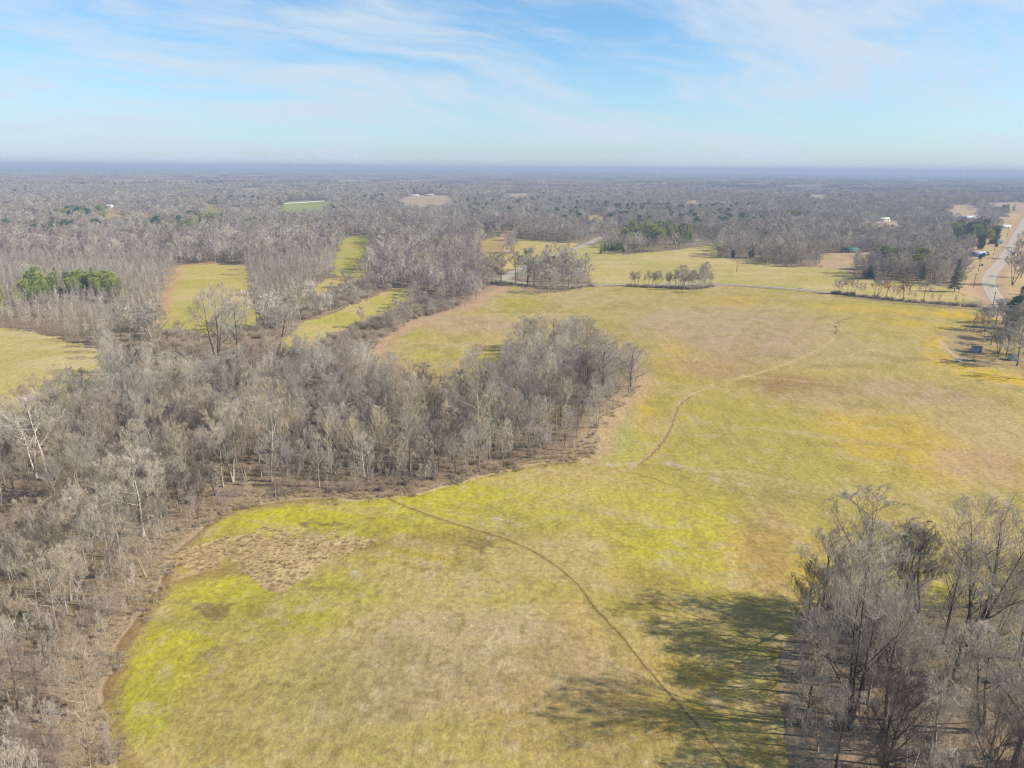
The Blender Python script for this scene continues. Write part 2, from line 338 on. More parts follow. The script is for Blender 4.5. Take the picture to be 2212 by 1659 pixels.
    # stubble patch with furrows
    STUB = poly([(378, 1225), (400, 1195), (430, 1180), (520, 1167), (590, 1152), (640, 1162), (795, 1166), (785, 1182), (700, 1200), (675, 1232), (640, 1266), (562, 1281), (550, 1252), (530, 1222), (480, 1216), (420, 1230), (395, 1250)])
    s = inside(x + 9 * (f2 - .5), y + 9 * (f4 - .5) + 5 * (f1 - .5), STUB); put(s.astype(float), (216, 192, 136), .9)
    fx, fy, _ = at(470, 1200); fu = ((x - fx) * .80 - (y - fy) * .60)
    put(s * sstep(np.sin(fu * 2.2 + 2.0 * f1), .1, .8) * (x < at(560, 1200)[0]), (160, 134, 88), .7)
    put(s * sstep(f4, .5, .7), (196, 168, 116), .6)
    # worn lines: ditch and tractor tracks
    def line(pts, wd, c, k, wob=.5):
        P = smooth_line(poly(pts)); d = dist_line(x + wob * (f4 - .5) * 2, y + wob * (f2 - .5) * 2, P)
        put(1 - sstep(d, wd * .45, wd), c, k)
    T1 = [(837, 1073), (851, 1085), (911, 1108), (971, 1127), (1037, 1147), (1081, 1160), (1137, 1183), (1167, 1200), (1214, 1230), (1251, 1267), (1290, 1320), (1340, 1370), (1385, 1430), (1440, 1490), (1500, 1560), (1545, 1610), (1580, 1660)]
    line(T1, 1.1, (176, 160, 88), .45); line(T1, .28, (122, 104, 58), .7, .35); line([(p[0] + 7, p[1] - 3) for p in T1], .5, (206, 184, 120), .45)
    T2 = [(1803, 726), (1790, 745), (1740, 768), (1680, 795), (1600, 815), (1540, 833), (1490, 855), (1465, 872), (1455, 895), (1450, 920), (1430, 955), (1400, 985), (1375, 1005), (1340, 1018), (1270, 1024), (1150, 1028), (1080, 1036)]
    line(T2, 2.2, (206, 184, 120), .25); line(T2[:8], .9, (220, 196, 144), .75 * sstep(fbm(x, y, 9, 3, 171), .2, .4), 1.2); line(T2[7:14], .8, (210, 182, 126), .8); line([(p[0] + 3, p[1] + 1) for p in T2[6:13]], .5, (130, 104, 66), .6); line(T2[13:], .6, (196, 170, 92), .8)
    line([(1804, 704), (1807, 712), (1804, 722)], .5, (96, 80, 60), .9); line([(1804, 700), (1816, 692), (1842, 686)], 1.2, (150, 130, 90), .6); line([(1786, 690), (1804, 702)], 1, (214, 200, 160), .6)
    line([(1340, 1018), (1380, 1024), (1430, 1040), (1450, 1048)], .35, (140, 124, 68), .6); line([(2000, 732), (1950, 740), (1850, 765), (1790, 775), (1700, 800)], 2.2, (208, 184, 128), .5)
    for pts, wd in (([(1262, 998), (1300, 1001), (1340, 1003), (1365, 1002)], 1.6), ([(1425, 988), (1450, 1002), (1480, 1012)], 1.6), ([(1510, 1020), (1560, 1045), (1600, 1068), (1650, 1082)], 1.5), ([(1640, 1080), (1656, 1110)], 1.0), ([(1883, 773), (1910, 775)], 1.6), ([(1682, 919), (1708, 921)], 1.2), ([(1050, 1130), (1085, 1118)], 1.5), ([(1030, 1165), (1055, 1160)], 1.2), ([(765, 1236), (790, 1244)], .9)):
        P = poly(pts); d = dist_line(x, y, P); put((1 - sstep(d, wd * .1, wd * 1.8)) * sstep(fbm(x, y, 2.6, 4, 99, .7), .52, .62), (216, 200, 164), .75)
    # other open ground
    def fill(P, c, c2=None, k2=.7, sc_=30, c3=None):
        m = inside(wx, wy, P).astype(float); put(m, c); grass[m > 0] = 1
        if c2: put(m * sstep(fbm(x, y * .6, sc_, 4, 7), .42, .62), c2, k2)
        if c3: put(m * sstep(fbm(x * .3, y, 14, 3, 17), .5, .66), c3, .6)
        return m
    fill(YARD, (186, 164, 112), (172, 160, 86), .8, 18, (196, 168, 130))
    fill(FIELD2, (206, 194, 112), (192, 190, 100), .8, 40, (220, 204, 138)); fill(LAWN, (208, 182, 140), (186, 172, 104), .7, 20)
    fill(ROADSIDE, (222, 196, 144), (204, 184, 122), .8, 26); fill(FIELD3, (212, 196, 116), (196, 190, 102), .7, 40)
    fill(CLEAR, (206, 194, 106), (192, 188, 84), .8, 30, (218, 200, 134)); fill(LEFTF, (208, 196, 118), (196, 188, 102), .7, 30, (220, 206, 146))
    fill(STRIP2, (208, 190, 118), (196, 186, 96), .6, 20); fill(STRIP, (204, 194, 108), (192, 190, 88), .8, 20, (216, 196, 130)); [fill(q, (186, 188, 84), (204, 186, 96), .6, 24) for q in BACKS]
    [fill(q, (214, 176, 132)) for q in TANPS]; [fill(q, (214, 186, 146)) for q in TANQS]
    for P, c in FAR: fill(P, c, tuple(v - 12 for v in c), .6, 40)
    m = inside(wx, wy, poly([(548, 585), (600, 590), (600, 640), (575, 680), (556, 672), (545, 620)])); put(m.astype(float), (160, 140, 100), .5)
    for P, wd, c in ((LANE, 4.6, (206, 190, 160)), (DRIVE, 4.6, (190, 170, 130)), (ROAD, 9.5, (206, 180, 140))):
        d = dist_line(x, y, P); put(1 - sstep(d, wd * .8, wd * 1.25), c, .9)
    e4 = poly([(345, 698), (360, 640), (385, 574), (470, 567)]); put(1 - sstep(dist_line(wx, wy, e4), 2, 8), (208, 176, 122), .8)
    put(1 - sstep(dist_line(x, y, poly([(1808, 640), (1908, 652), (2008, 661), (2108, 668)])), 1.5, 4), (150, 124, 96), .7)
    put(1 - sstep(dist_line(x, y, poly([(2068, 771), (2050, 758), (2030, 735)])), .5, 1.4), (222, 196, 160), .7)
    sat = np.clip(1 - col[:, 2:3] / (col[:, 1:2] + 1e-6), 0, 1) ** 1.5                # the sky's blue fill turns yellow grass green: light correction put into the cover colour
    col = col * (1 + sat * np.array([.05, -.01, .12])); col = np.where(grass[:, None] > 0, col * np.where(m_main[:, None], np.array([1.06, 1.03, 1.0]), np.array([1.06, .99, .98])), col)
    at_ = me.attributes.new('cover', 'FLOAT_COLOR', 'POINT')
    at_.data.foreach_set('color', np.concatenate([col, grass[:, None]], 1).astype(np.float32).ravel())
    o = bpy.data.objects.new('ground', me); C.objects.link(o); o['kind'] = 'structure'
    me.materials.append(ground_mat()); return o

def base_mat(name, rough=.9):
    m = bpy.data.materials.new(name); m.use_nodes = True; t = NT(m.node_tree)
    b = m.node_tree.nodes['Principled BSDF']; b.inputs['Roughness'].default_value = rough
    b.inputs['Specular IOR Level'].default_value = .15
    return m, t, b
def ground_mat():
    m, t, b = base_mat('ground_cover', 1)
    b.inputs['Specular IOR Level'].default_value = 0.0
    a = t.n('ShaderNodeAttribute', attribute_name='cover'); g = t.n('ShaderNodeNewGeometry').outputs['Position']
    n1 = t.noise(g, .9, 4, .7); n2 = t.noise(g, 3.5, 3, .7); n3 = t.noise(g, .12, 3, .6)
    mp = t.n('ShaderNodeMapping', ins={0: g, 2: (0, 0, R(-20)), 3: (1, .12, 1)}).outputs[0]; n4 = t.noise(mp, .55, 4, .65)
    v = t.math('MULTIPLY', t.rng(n1, .3, .7, .76, 1.22), t.rng(n2, .3, .7, .80, 1.20))
    v = t.math('MULTIPLY', v, t.math('MULTIPLY', t.rng(n3, .3, .7, .94, 1.06), t.rng(n4, .3, .7, .91, 1.09)))
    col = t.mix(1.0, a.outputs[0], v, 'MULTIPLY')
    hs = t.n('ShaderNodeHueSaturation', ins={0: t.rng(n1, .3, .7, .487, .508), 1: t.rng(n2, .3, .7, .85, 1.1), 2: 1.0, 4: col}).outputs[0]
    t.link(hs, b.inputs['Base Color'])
    bm_ = t.n('ShaderNodeBump', ins={'Strength': .7, 'Distance': .35, 'Height': n1}); t.link(bm_.outputs[0], b.inputs['Normal'])
    return m
ground = make_ground()

# ------------------------------------------------------------------ materials for bark, needles, buildings
def bark_mat(name, mode, dark=1.0):
    """mode 'color': tint from the object's own colour; 'random': tint drawn per instance and per district"""
    m, t, b = base_mat(name, .95)
    oi = t.n('ShaderNodeObjectInfo')
    if mode == 'color':
        base = oi.outputs['Color']
    elif mode == 'brush':
        base = t.ramp(oi.outputs['Random'], [(0, brk((160, 146, 130))), (.5, brk((186, 172, 150))), (1, brk((172, 154, 134)))])
    else:
        big = t.noise(t.n('ShaderNodeVectorMath', operation='MULTIPLY', ins={0: oi.outputs['Location'], 1: (1, 1, 0)}).outputs[0], .010, 5, .7)
        f = t.math('ADD', t.math('MULTIPLY', oi.outputs['Random'], .48), t.math('MULTIPLY', t.rng(big, .34, .66, 0, 1), .52))
        base = t.ramp(f, [(.12, brk((122, 110, 104))), (.28, brk((164, 152, 146))), (.42, brk((190, 180, 160))), (.56, brk((160, 150, 150))), (.70, brk((210, 204, 190))), (.86, brk((158, 140, 126)))])
    p = t.n('ShaderNodeTexCoord').outputs['Object']
    n = t.noise(p, 1.3, 3, .6)
    c = t.mix(1.0, base, t.rng(n, .3, .7, .7 * dark, 1.25 * dark), 'MULTIPLY')
    t.link(c, b.inputs['Base Color']); return m
TR_C = bark_mat('tree_bark_tinted', 'color', .72); TW_C = bark_mat('twigs_tinted', 'color', 1.0)
TW_D = bark_mat('twigs_of_wood_blocks', 'random', .74); TW_B = bark_mat('brushwood', 'brush', 1.0)
TR_R = bark_mat('tree_bark_mixed', 'random', .72); TW_R = bark_mat('twigs_mixed', 'random', 1.1)
def plain(name, c, rough=.85, var=.12, scale=1.5, spec=.2, metal=0):
    m, t, b = base_mat(name, rough); b.inputs['Metallic'].default_value = metal; b.inputs['Specular IOR Level'].default_value = spec
    p = t.n('ShaderNodeTexCoord').outputs['Object']; n = t.noise(p, scale, 4, .6)
    cc = tuple(c) + (1,)
    t.link(t.mix(1.0, cc, t.rng(n, .3, .7, 1 - var, 1 + var), 'MULTIPLY'), b.inputs['Base Color']); return m
def needle_mat(name, stops):
    m, t, b = base_mat(name, .8); oi = t.n('ShaderNodeObjectInfo')
    p = t.n('ShaderNodeTexCoord').outputs['Object']; n = t.noise(p, .55, 3, .6)
    base = t.ramp(t.math('ADD', t.math('MULTIPLY', oi.outputs['Random'], .7), t.math('MULTIPLY', n, .3)), stops)
    t.link(t.mix(1.0, base, t.rng(n, .3, .7, .65, 1.35), 'MULTIPLY'), b.inputs['Base Color']); return m
NEEDLE = needle_mat('pine_needles', [(.1, (.11, .155, .05)), (.45, (.20, .235, .07)), (.75, (.31, .31, .09)), (1, (.40, .36, .12))])
NEEDLE_D = needle_mat('spruce_needles', [(.1, (.04, .08, .045)), (.9, (.08, .13, .06))])
NEEDLE_Y = needle_mat('yellow_needles', [(.1, (.16, .17, .035)), (.9, (.24, .22, .05))])
STRAW = plain('dry_grass_straw', alb((222, 198, 144)), .9, .25, .8); OAKLEAF = plain('rust_leaves', alb((150, 96, 58)), .9, .3, .8)

# ------------------------------------------------------------------ mesh helpers
def tubes(segs, sides=3):
    """segs: (n,8) p0 p1 r0 r1 -> vertices, faces"""
    s = np.asarray(segs, float); p0, p1, r0, r1 = s[:, 0:3], s[:, 3:6], s[:, 6], s[:, 7]
    d = p1 - p0; L = np.linalg.norm(d, axis=1, keepdims=True) + 1e-9; d = d / L
    ref = np.where(np.abs(d[:, 2:3]) > .9, np.array([[1.0, 0, 0]]), np.array([[0, 0, 1.0]]))
    u = np.cross(d, ref); u /= np.linalg.norm(u, axis=1, keepdims=True) + 1e-9; v = np.cross(d, u)
    n = len(s); V = np.zeros((n, 2 * sides, 3))
    for k in range(sides):
        a = 2 * math.pi * k / sides; o = u * math.cos(a) + v * math.sin(a)
        V[:, k] = p0 + o * r0[:, None]; V[:, sides + k] = p1 + o * r1[:, None]
    base = (np.arange(n) * 2 * sides)[:, None]
    Fs = [np.stack([base[:, 0] + k, base[:, 0] + (k + 1) % sides, base[:, 0] + sides + (k + 1) % sides, base[:, 0] + sides + k], -1) for k in range(sides)]
    return V.reshape(-1, 3), np.concatenate(Fs)
def mesh_from(name, parts, mats):
    """parts: list of (V, quads-or-tris array, material index)"""
    me = bpy.data.meshes.new(name); vs, ls, tot, mi = [], [], [], []; off = 0
    for V, Fc, k in parts:
        if len(Fc) == 0: continue
        vs.append(V); ls.append((Fc + off).ravel()); tot.append(np.full(len(Fc), Fc.shape[1])); mi.append(np.full(len(Fc), k)); off += len(V)
    V = np.concatenate(vs); L = np.concatenate(ls); T = np.concatenate(tot); M = np.concatenate(mi)
    me.vertices.add(len(V)); me.vertices.foreach_set('co', V.ravel())
    me.loops.add(len(L)); me.loops.foreach_set('vertex_index', L)
    me.polygons.add(len(T)); me.polygons.foreach_set('loop_start', np.concatenate([[0], np.cumsum(T)[:-1]])); me.polygons.foreach_set('loop_total', T)
    for m in mats: me.materials.append(m)
    me.polygons.foreach_set('material_index', M); me.update(); return me

# ------------------------------------------------------------------ trees
def grow(rng, Ht, clear=.35, spread=.32, levels=4, nmain=12, kids=(9, 7, 6), r0=None, rmin=.02, vase=.5, lean=0.0, fork=0, wob=.07, upturn=.38):
    """bare tree: returns (trunk segments, crown segments)"""
    trunk, crown = [], []
    r0 = r0 or Ht * .014
    def unit(v):
        l = math.sqrt(v[0] ** 2 + v[1] ** 2 + v[2] ** 2) + 1e-9; return (v[0] / l, v[1] / l, v[2] / l)
    def branch(p, d, L, r, lev, out):
        n = 4 if lev <= 1 else (2 if lev < levels else 1)
        pts = [p]; ra = [r]; dd = d; w_ = wob * (1 + .1 * lev)
        for i in range(n):
            dd = unit((dd[0] + rng.gauss(0, w_), dd[1] + rng.gauss(0, w_), dd[2] + rng.gauss(0, w_) + upturn / n))
            q = pts[-1]; s = L / n; pts.append((q[0] + dd[0] * s, q[1] + dd[1] * s, q[2] + dd[2] * s)); ra.append(max(rmin, r * (1 - .78 * (i + 1) / n)))
        for i in range(n): out.append(pts[i] + pts[i + 1] + (ra[i], ra[i + 1]))
        if lev >= levels: return
        nk = kids[min(lev - 1, len(kids) - 1)]
        for k in range(nk):
            f = .25 + .75 * (k + rng.random()) / nk; i = min(n - 1, int(f * n)); g = f * n - i
            a, b = pts[i], pts[i + 1]; q = tuple(a[j] + (b[j] - a[j]) * g for j in range(3))
            ax = unit((b[0] - a[0], b[1] - a[1], b[2] - a[2]))
            rv = unit((rng.gauss(0, 1), rng.gauss(0, 1), rng.gauss(0, 1) + .45))
            dot = sum(rv[j] * ax[j] for j in range(3)); pr = unit(tuple(rv[j] - dot * ax[j] for j in range(3)))
            an = rng.uniform(.40, .85); nd_ = unit(tuple(ax[j] * math.cos(an) + pr[j] * math.sin(an) for j in range(3)))
            cl = L * (rng.uniform(.5, .85) if lev + 1 == levels and levels > 3 else rng.uniform(.36, .56)) * (1.15 - .45 * f)
            branch(q, nd_, cl, max(rmin * (1 + .5 * (levels - lev - 1)), ra[i] * .5), lev + 1, crown)
    # stem(s)
    stems = fork + 1
    for sidx in range(stems):
        th = rng.uniform(0, 6.28) if fork else 0; tilt = (rng.uniform(.12, .26) if fork else 0)
        d = unit((math.cos(th) * tilt + lean, math.sin(th) * tilt, 1)); p = (0, 0, -.4)
        hh = Ht * (rng.uniform(.85, 1) if fork else 1) * .96; n = 8; pts = [p]; ra = [r0 / (1 + .35 * fork)]
        for i in range(n):
            d = unit((d[0] + rng.gauss(0, wob * .45), d[1] + rng.gauss(0, wob * .45), d[2] + .12)); s = (hh + .4) / n
            q = pts[-1]; pts.append((q[0] + d[0] * s, q[1] + d[1] * s, q[2] + d[2] * s)); ra.append(max(rmin, ra[0] * (1 - .93 * ((i + 1) / n) ** .9)))
        for i in range(n): trunk.append(pts[i] + pts[i + 1] + (ra[i] * (1.35 if i == 0 else 1), ra[i + 1]))
        nm = max(3, int(nmain / stems * (1.2 if fork else 1)))
        for k in range(nm):
            f = clear + (1 - clear) * (k + rng.random() * .9) / nm; f = min(f, .985); i = min(n - 1, int(f * n)); g = f * n - i
            a, b = pts[i], pts[i + 1]; q = tuple(a[j] + (b[j] - a[j]) * g for j in range(3))
            th = k * 2.4 + rng.uniform(-.5, .5)
            t = (f - clear) / (1 - clear + 1e-6)
            el = vase * (1 - t) + (.75 + .5 * vase) * t + rng.uniform(-.15, .15)       # lower limbs flatter
            L = Ht * spread * (1.05 - .55 * t) * rng.uniform(.75, 1.15)
            out = []
            branch(q, (math.cos(th) * math.cos(el), math.sin(th) * math.cos(el), math.sin(el)), L, max(rmin, ra[i] * rng.uniform(.42, .62)), 1, out)
            trunk.extend(out)
    return trunk, crown
def dome(segs, Ht, a, c, d, soft=.25):
    """crowns stop at a rounded, slightly lumpy outline"""
    s = np.array(segs, float)
    ph = rng.uniform(0, 6)
    for k in (0, 3):
        x, y, z = s[:, k], s[:, k + 1], s[:, k + 2] - c * Ht; th = np.arctan2(y, x)
        lum = 1 + .10 * np.sin(3 * th + ph) + .07 * np.sin(5 * th + z * 1.1 + ph)
        q = np.sqrt((x / (a * Ht)) ** 2 + (y / (a * Ht)) ** 2 + (z / (d * Ht)) ** 2) / lum + 1e-9
        f = np.where((q > 1) & (z > -.2 * Ht), (1 + (q - 1) * soft) / q, 1.0); s[:, k] *= f; s[:, k + 1] *= f; s[:, k + 2] = c * Ht + z * f
    return s
DOME = {'forest': (.27, .62, .38), 'fork': (.30, .60, .40), 'round': (.42, .55, .43), 'vase': (.40, .60, .42), 'sycamore': (.34, .60, .42), 'pole': (.18, .62, .40), 'mid': (.38, .56, .43)}
def tree_meshes(rng, name, mats, sides=(5, 3), **kw):
    kd = kw.pop('kd'); t, c = grow(rng, **kw); t = dome(t, kw['Ht'], *DOME[kd], .5); c = dome(c, kw['Ht'], *DOME[kd], .35)
    a = mesh_from(name + '_trunk', [tubes(t, sides[0]) + (0,)], [mats[0]]); b = mesh_from(name + '_crown', [tubes(c, sides[1]) + (0,)], [mats[1]])
    return a, b, t, c

PROTO = bpy.data.collections.new('prototypes')             # not linked to the scene
rng = random.Random(7)
NEAR = []          # (kind, trunk mesh, crown mesh, nominal height, combined mesh for the mass)
K4, K3 = (8, 6, 5), (8, 8)
specs = [('forest', dict(Ht=20, clear=.36, spread=.33, nmain=13, kids=K4, vase=.7)), ('forest', dict(Ht=18, clear=.32, spread=.34, nmain=13, kids=K4, vase=.75, wob=.09)),
         ('forest', dict(Ht=21, clear=.42, spread=.32, nmain=13, kids=K4, vase=.6)), ('fork', dict(Ht=19, clear=.32, spread=.32, nmain=14, kids=K4, vase=.8, fork=1)),
         ('round', dict(Ht=17, clear=.22, spread=.44, nmain=15, kids=K4, vase=.45, wob=.10)), ('round', dict(Ht=16, clear=.2, spread=.46, nmain=15, kids=K4, vase=.5, wob=.09)),
         ('vase', dict(Ht=20, clear=.22, spread=.44, nmain=15, kids=K4, vase=.95, fork=2, wob=.06)), ('sycamore', dict(Ht=22, clear=.38, spread=.36, nmain=11, kids=(7, 6, 6), vase=.6, wob=.11, fork=1)),
         ('sycamore', dict(Ht=23, clear=.36, spread=.38, nmain=12, kids=(7, 6, 6), vase=.4, wob=.13)),
         ('pole', dict(Ht=14, clear=.35, spread=.24, nmain=14, kids=K3, levels=3, vase=.8, r0=.085)), ('pole', dict(Ht=12, clear=.3, spread=.28, nmain=13, kids=K3, levels=3, vase=.7, r0=.075, lean=.05)),
         ('pole', dict(Ht=15, clear=.42, spread=.21, nmain=13, kids=K3, levels=3, vase=.9, r0=.085))]
DIST = {}
for i, (k, kw) in enumerate(specs):
    a, b, t, c = tree_meshes(rng, 'bare_tree_%02d' % i, (TR_C, TW_C), rmin=.0085, kd=k, **kw)
    comb = mesh_from('near_wood_%02d' % i, [tubes(t, 4) + (0,), tubes(c, 3) + (1,)], [TR_R, TW_R])
    NEAR.append((k, a, b, kw['Ht'], comb))
    kw2 = dict(kw, kids=(6, 5, 5) if kw['kids'] != K3 else (6, 7)); DIST[i] = tree_meshes(rng, 'bare_tree_coarse_%02d' % i, (TR_C, TW_C), rmin=.030, kd=k, **kw2)[:2]      # for trees standing far off
def pick(kind): return [i for i, n in enumerate(NEAR) if n[0] == kind]

MID = []
for i in range(9):
    kw = [dict(Ht=15, clear=.25, spread=.42, nmain=13, vase=.55), dict(Ht=14, clear=.2, spread=.46, nmain=14, vase=.5), dict(Ht=16, clear=.3, spread=.36, nmain=13, vase=.7)][i % 3]
    t, c = grow(rng, kids=(6, 5, 4), levels=4, rmin=.028, wob=.09, **kw)
    t = dome(t, kw['Ht'], *DOME['mid']); c = dome(c, kw['Ht'], *DOME['mid'], .12)
    MID.append(mesh_from('mid_wood_%02d' % i, [tubes(t, 3) + (0,), tubes(c, 3) + (1,)], [TR_R, TW_R]))
FARM = []
for i in range(6):
    kw = [dict(Ht=15, clear=.25, spread=.46, nmain=10, vase=.55), dict(Ht=14, clear=.18, spread=.5, nmain=11, vase=.5)][i % 2]
    t, c = grow(rng, kids=(7, 6), levels=3, rmin=.085, wob=.12, **kw)
    t = dome(t, kw['Ht'], *DOME['mid']); c = dome(c, kw['Ht'], *DOME['mid'], .12)
    FARM.append((t, c)); 
FARM_ME = [mesh_from('far_wood_%02d' % i, [tubes(t, 3) + (0,), tubes(c, 3) + (1,)], [TR_R, TW_R]) for i, (t, c) in enumerate(FARM)]
def clump(i, size, count, r_tw):
    """a block of distant woodland: whole crowns of coarse twigs standing side by side"""
    segs = []
    for k in range(count):
        cx, cy = rng.uniform(-size / 2, size / 2), rng.uniform(-size / 2, size / 2); hh = rng.uniform(13, 21); cr = rng.uniform(4, 7) * (1 + size / 500)
        segs.append((cx, cy, -1, cx, cy, hh * .6, .4, .25))
        for _ in range(26 if size < 200 else 12):
            th, u = rng.uniform(0, 6.28), rng.random(); el = rng.uniform(.1, 1.4); rr_ = cr * (.35 + .65 * math.sqrt(u)); b = (cx, cy, hh * .5)
            e = (cx + math.cos(th) * math.cos(el) * rr_, cy + math.sin(th) * math.cos(el) * rr_, hh * .5 + math.sin(el) * hh * .5)
            m_ = tuple(b[j] * .5 + e[j] * .5 for j in range(3)); segs.append(m_ + e + (r_tw, r_tw * .5))
    return mesh_from('wood_block_%02d' % i, [tubes(segs, 3) + (0,)], [TW_D])
BLK = [clump(i, 110, 95, .42) for i in range(4)]; BLK2 = [clump(10 + i, 420, 480, 1.5) for i in range(3)]

def bush_mesh(name, mats, Ht, n, r, spread=.5):
    segs = []
    for _ in range(n):
        th = rng.uniform(0, 6.28); rr_ = rng.uniform(0, Ht * spread * .4); b = (math.cos(th) * rr_, math.sin(th) * rr_, -.1)
        el = rng.uniform(.6, 1.5); L = Ht * rng.uniform(.5, 1.0); th += rng.uniform(-.6, .6)
        m_ = (b[0] + math.cos(th) * math.cos(el) * L * .5, b[1] + math.sin(th) * math.cos(el) * L * .5, b[2] + math.sin(el) * L * .5)
        segs.append(b + m_ + (r * 1.6, r))
        for _k in range(7):
            t2, e2, l2 = rng.uniform(0, 6.28), rng.uniform(.1, 1.4), L * rng.uniform(.2, .5); f = rng.random()
            s_ = tuple(b[j] + (m_[j] - b[j]) * (.4 + .6 * f) for j in range(3))
            e = (s_[0] + math.cos(t2) * math.cos(e2) * l2, s_[1] + math.sin(t2) * math.cos(e2) * l2, s_[2] + math.sin(e2) * l2); segs.append(s_ + e + (r, r * .5))
            for _q in range(3):
                t3, e3, l3 = rng.uniform(0, 6.28), rng.uniform(-.1, 1.3), l2 * .6; s3 = tuple(s_[j] * .4 + e[j] * .6 for j in range(3))
                segs.append(s3 + (s3[0] + math.cos(t3) * math.cos(e3) * l3, s3[1] + math.sin(t3) * math.cos(e3) * l3, s3[2] + math.sin(e3) * l3, r * .6, r * .4))
    return mesh_from(name, [tubes(segs, 3) + (0,)], mats)
BUSH = [bush_mesh('brush_%02d' % i, [TW_B], [3.0, 4.2, 2.2, 5.0][i], [24, 26, 20, 26][i], .018) for i in range(4)]
def tuft_mesh(name, n, h):
    segs = []
    for _ in range(n):
        th = rng.uniform(0, 6.28); r_ = rng.uniform(0, .45); t = rng.uniform(.1, .6); x0, y0 = math.cos(th) * r_, math.sin(th) * r_; hh = h * rng.uniform(.5, 1)
        segs.append((x0, y0, -.05, x0 + math.cos(th) * t * hh, y0 + math.sin(th) * t * hh, hh, .03, .008))
    return mesh_from(name, [tubes(segs, 3) + (0,)], [STRAW])
TUFT = [tuft_mesh('grass_tuft_%02d' % i, 34, [.6, .9, 1.3][i]) for i in range(3)]

# evergreens: whorls of boughs carrying short needle sprays
def pine_parts(Ht, crown_base, width, shape, n_bough, dens, sl=.55):
    tr = [(0, 0, -.4, 0, 0, Ht * .5, Ht * .014, Ht * .010), (0, 0, Ht * .5, 0, 0, Ht * .98, Ht * .010, .03)]; nd_ = []
    for k in range(n_bough):
        f = (k + rng.random()) / n_bough; z = Ht * (crown_base + (1 - crown_base) * f)
        prof = (1 - f) ** .85 if shape == 'cone' else math.sqrt(max(.02, 1 - (2 * f - .85) ** 2 / 1.35)) * (1 if f < .9 else .6)
        L = width * max(.12, prof) * rng.uniform(.7, 1.12); th = k * 2.39996 + rng.uniform(-.3, .3); el = (-.15 if shape == 'cone' else .25) + .4 * f
        dx, dy, dz = math.cos(th) * math.cos(el), math.sin(th) * math.cos(el), math.sin(el)
        tr.append((0, 0, z, dx * L * .9, dy * L * .9, z + dz * L * .9, .05, .02))
        for _ in range(int(dens * L) + 3):
            g = rng.uniform(.2, 1.0); s = (1.15 - g) * L * .32 + .15
            c0 = (dx * L * g + rng.gauss(0, s * .55), dy * L * g + rng.gauss(0, s * .55), z + dz * L * g + rng.gauss(0, s * (.25 if shape == 'cone' else .5)))
            for _q in range(3):
                v = (rng.gauss(0, 1) + dx, rng.gauss(0, 1) + dy, rng.gauss(0, .8) + .35); l_ = math.sqrt(sum(a * a for a in v)) + 1e-6; q = sl * rng.uniform(.6, 1.2)
                nd_.append(c0 + tuple(c0[j] + v[j] / l_ * q for j in range(3)) + (.085 * sl / .55, .02))
    return tr, nd_
PINES = []
for nm, args, mt in (('pine', (14, .35, 4.4, 'round', 50, 9), NEEDLE), ('pine', (15, .4, 5.0, 'round', 50, 9), NEEDLE), ('pine', (12, .2, 4.0, 'cone', 54, 10), NEEDLE), ('young', (8, .08, 2.0, 'cone', 44, 12), NEEDLE),
                     ('spruce', (19, .10, 4.4, 'cone', 74, 10), NEEDLE_D), ('cedar', (9, .04, 2.5, 'round', 54, 12), NEEDLE_D), ('golden', (15, .35, 4.0, 'round', 46, 9), NEEDLE_Y)):
    tr, nn = pine_parts(*args); i = len(PINES)
    PINES.append((nm, mesh_from('evergreen_trunk_%d' % i, [tubes(tr, 4) + (0,)], [TR_C]), mesh_from('evergreen_crown_%d' % i, [tubes(nn, 3) + (0,)], [mt]), args[0]))
EVERMASS = []
for i, args in enumerate(((15, .3, 4.2, 'round', 26, 3, 1.3), (13, .15, 3.4, 'cone', 26, 3, 1.2))):
    tr, nn = pine_parts(*args); EVERMASS.append(mesh_from('evergreen_mass_%02d' % i, [tubes(tr[:2], 3) + (0,), tubes(nn, 3) + (1,)], [TR_R, NEEDLE if i else NEEDLE_D]))

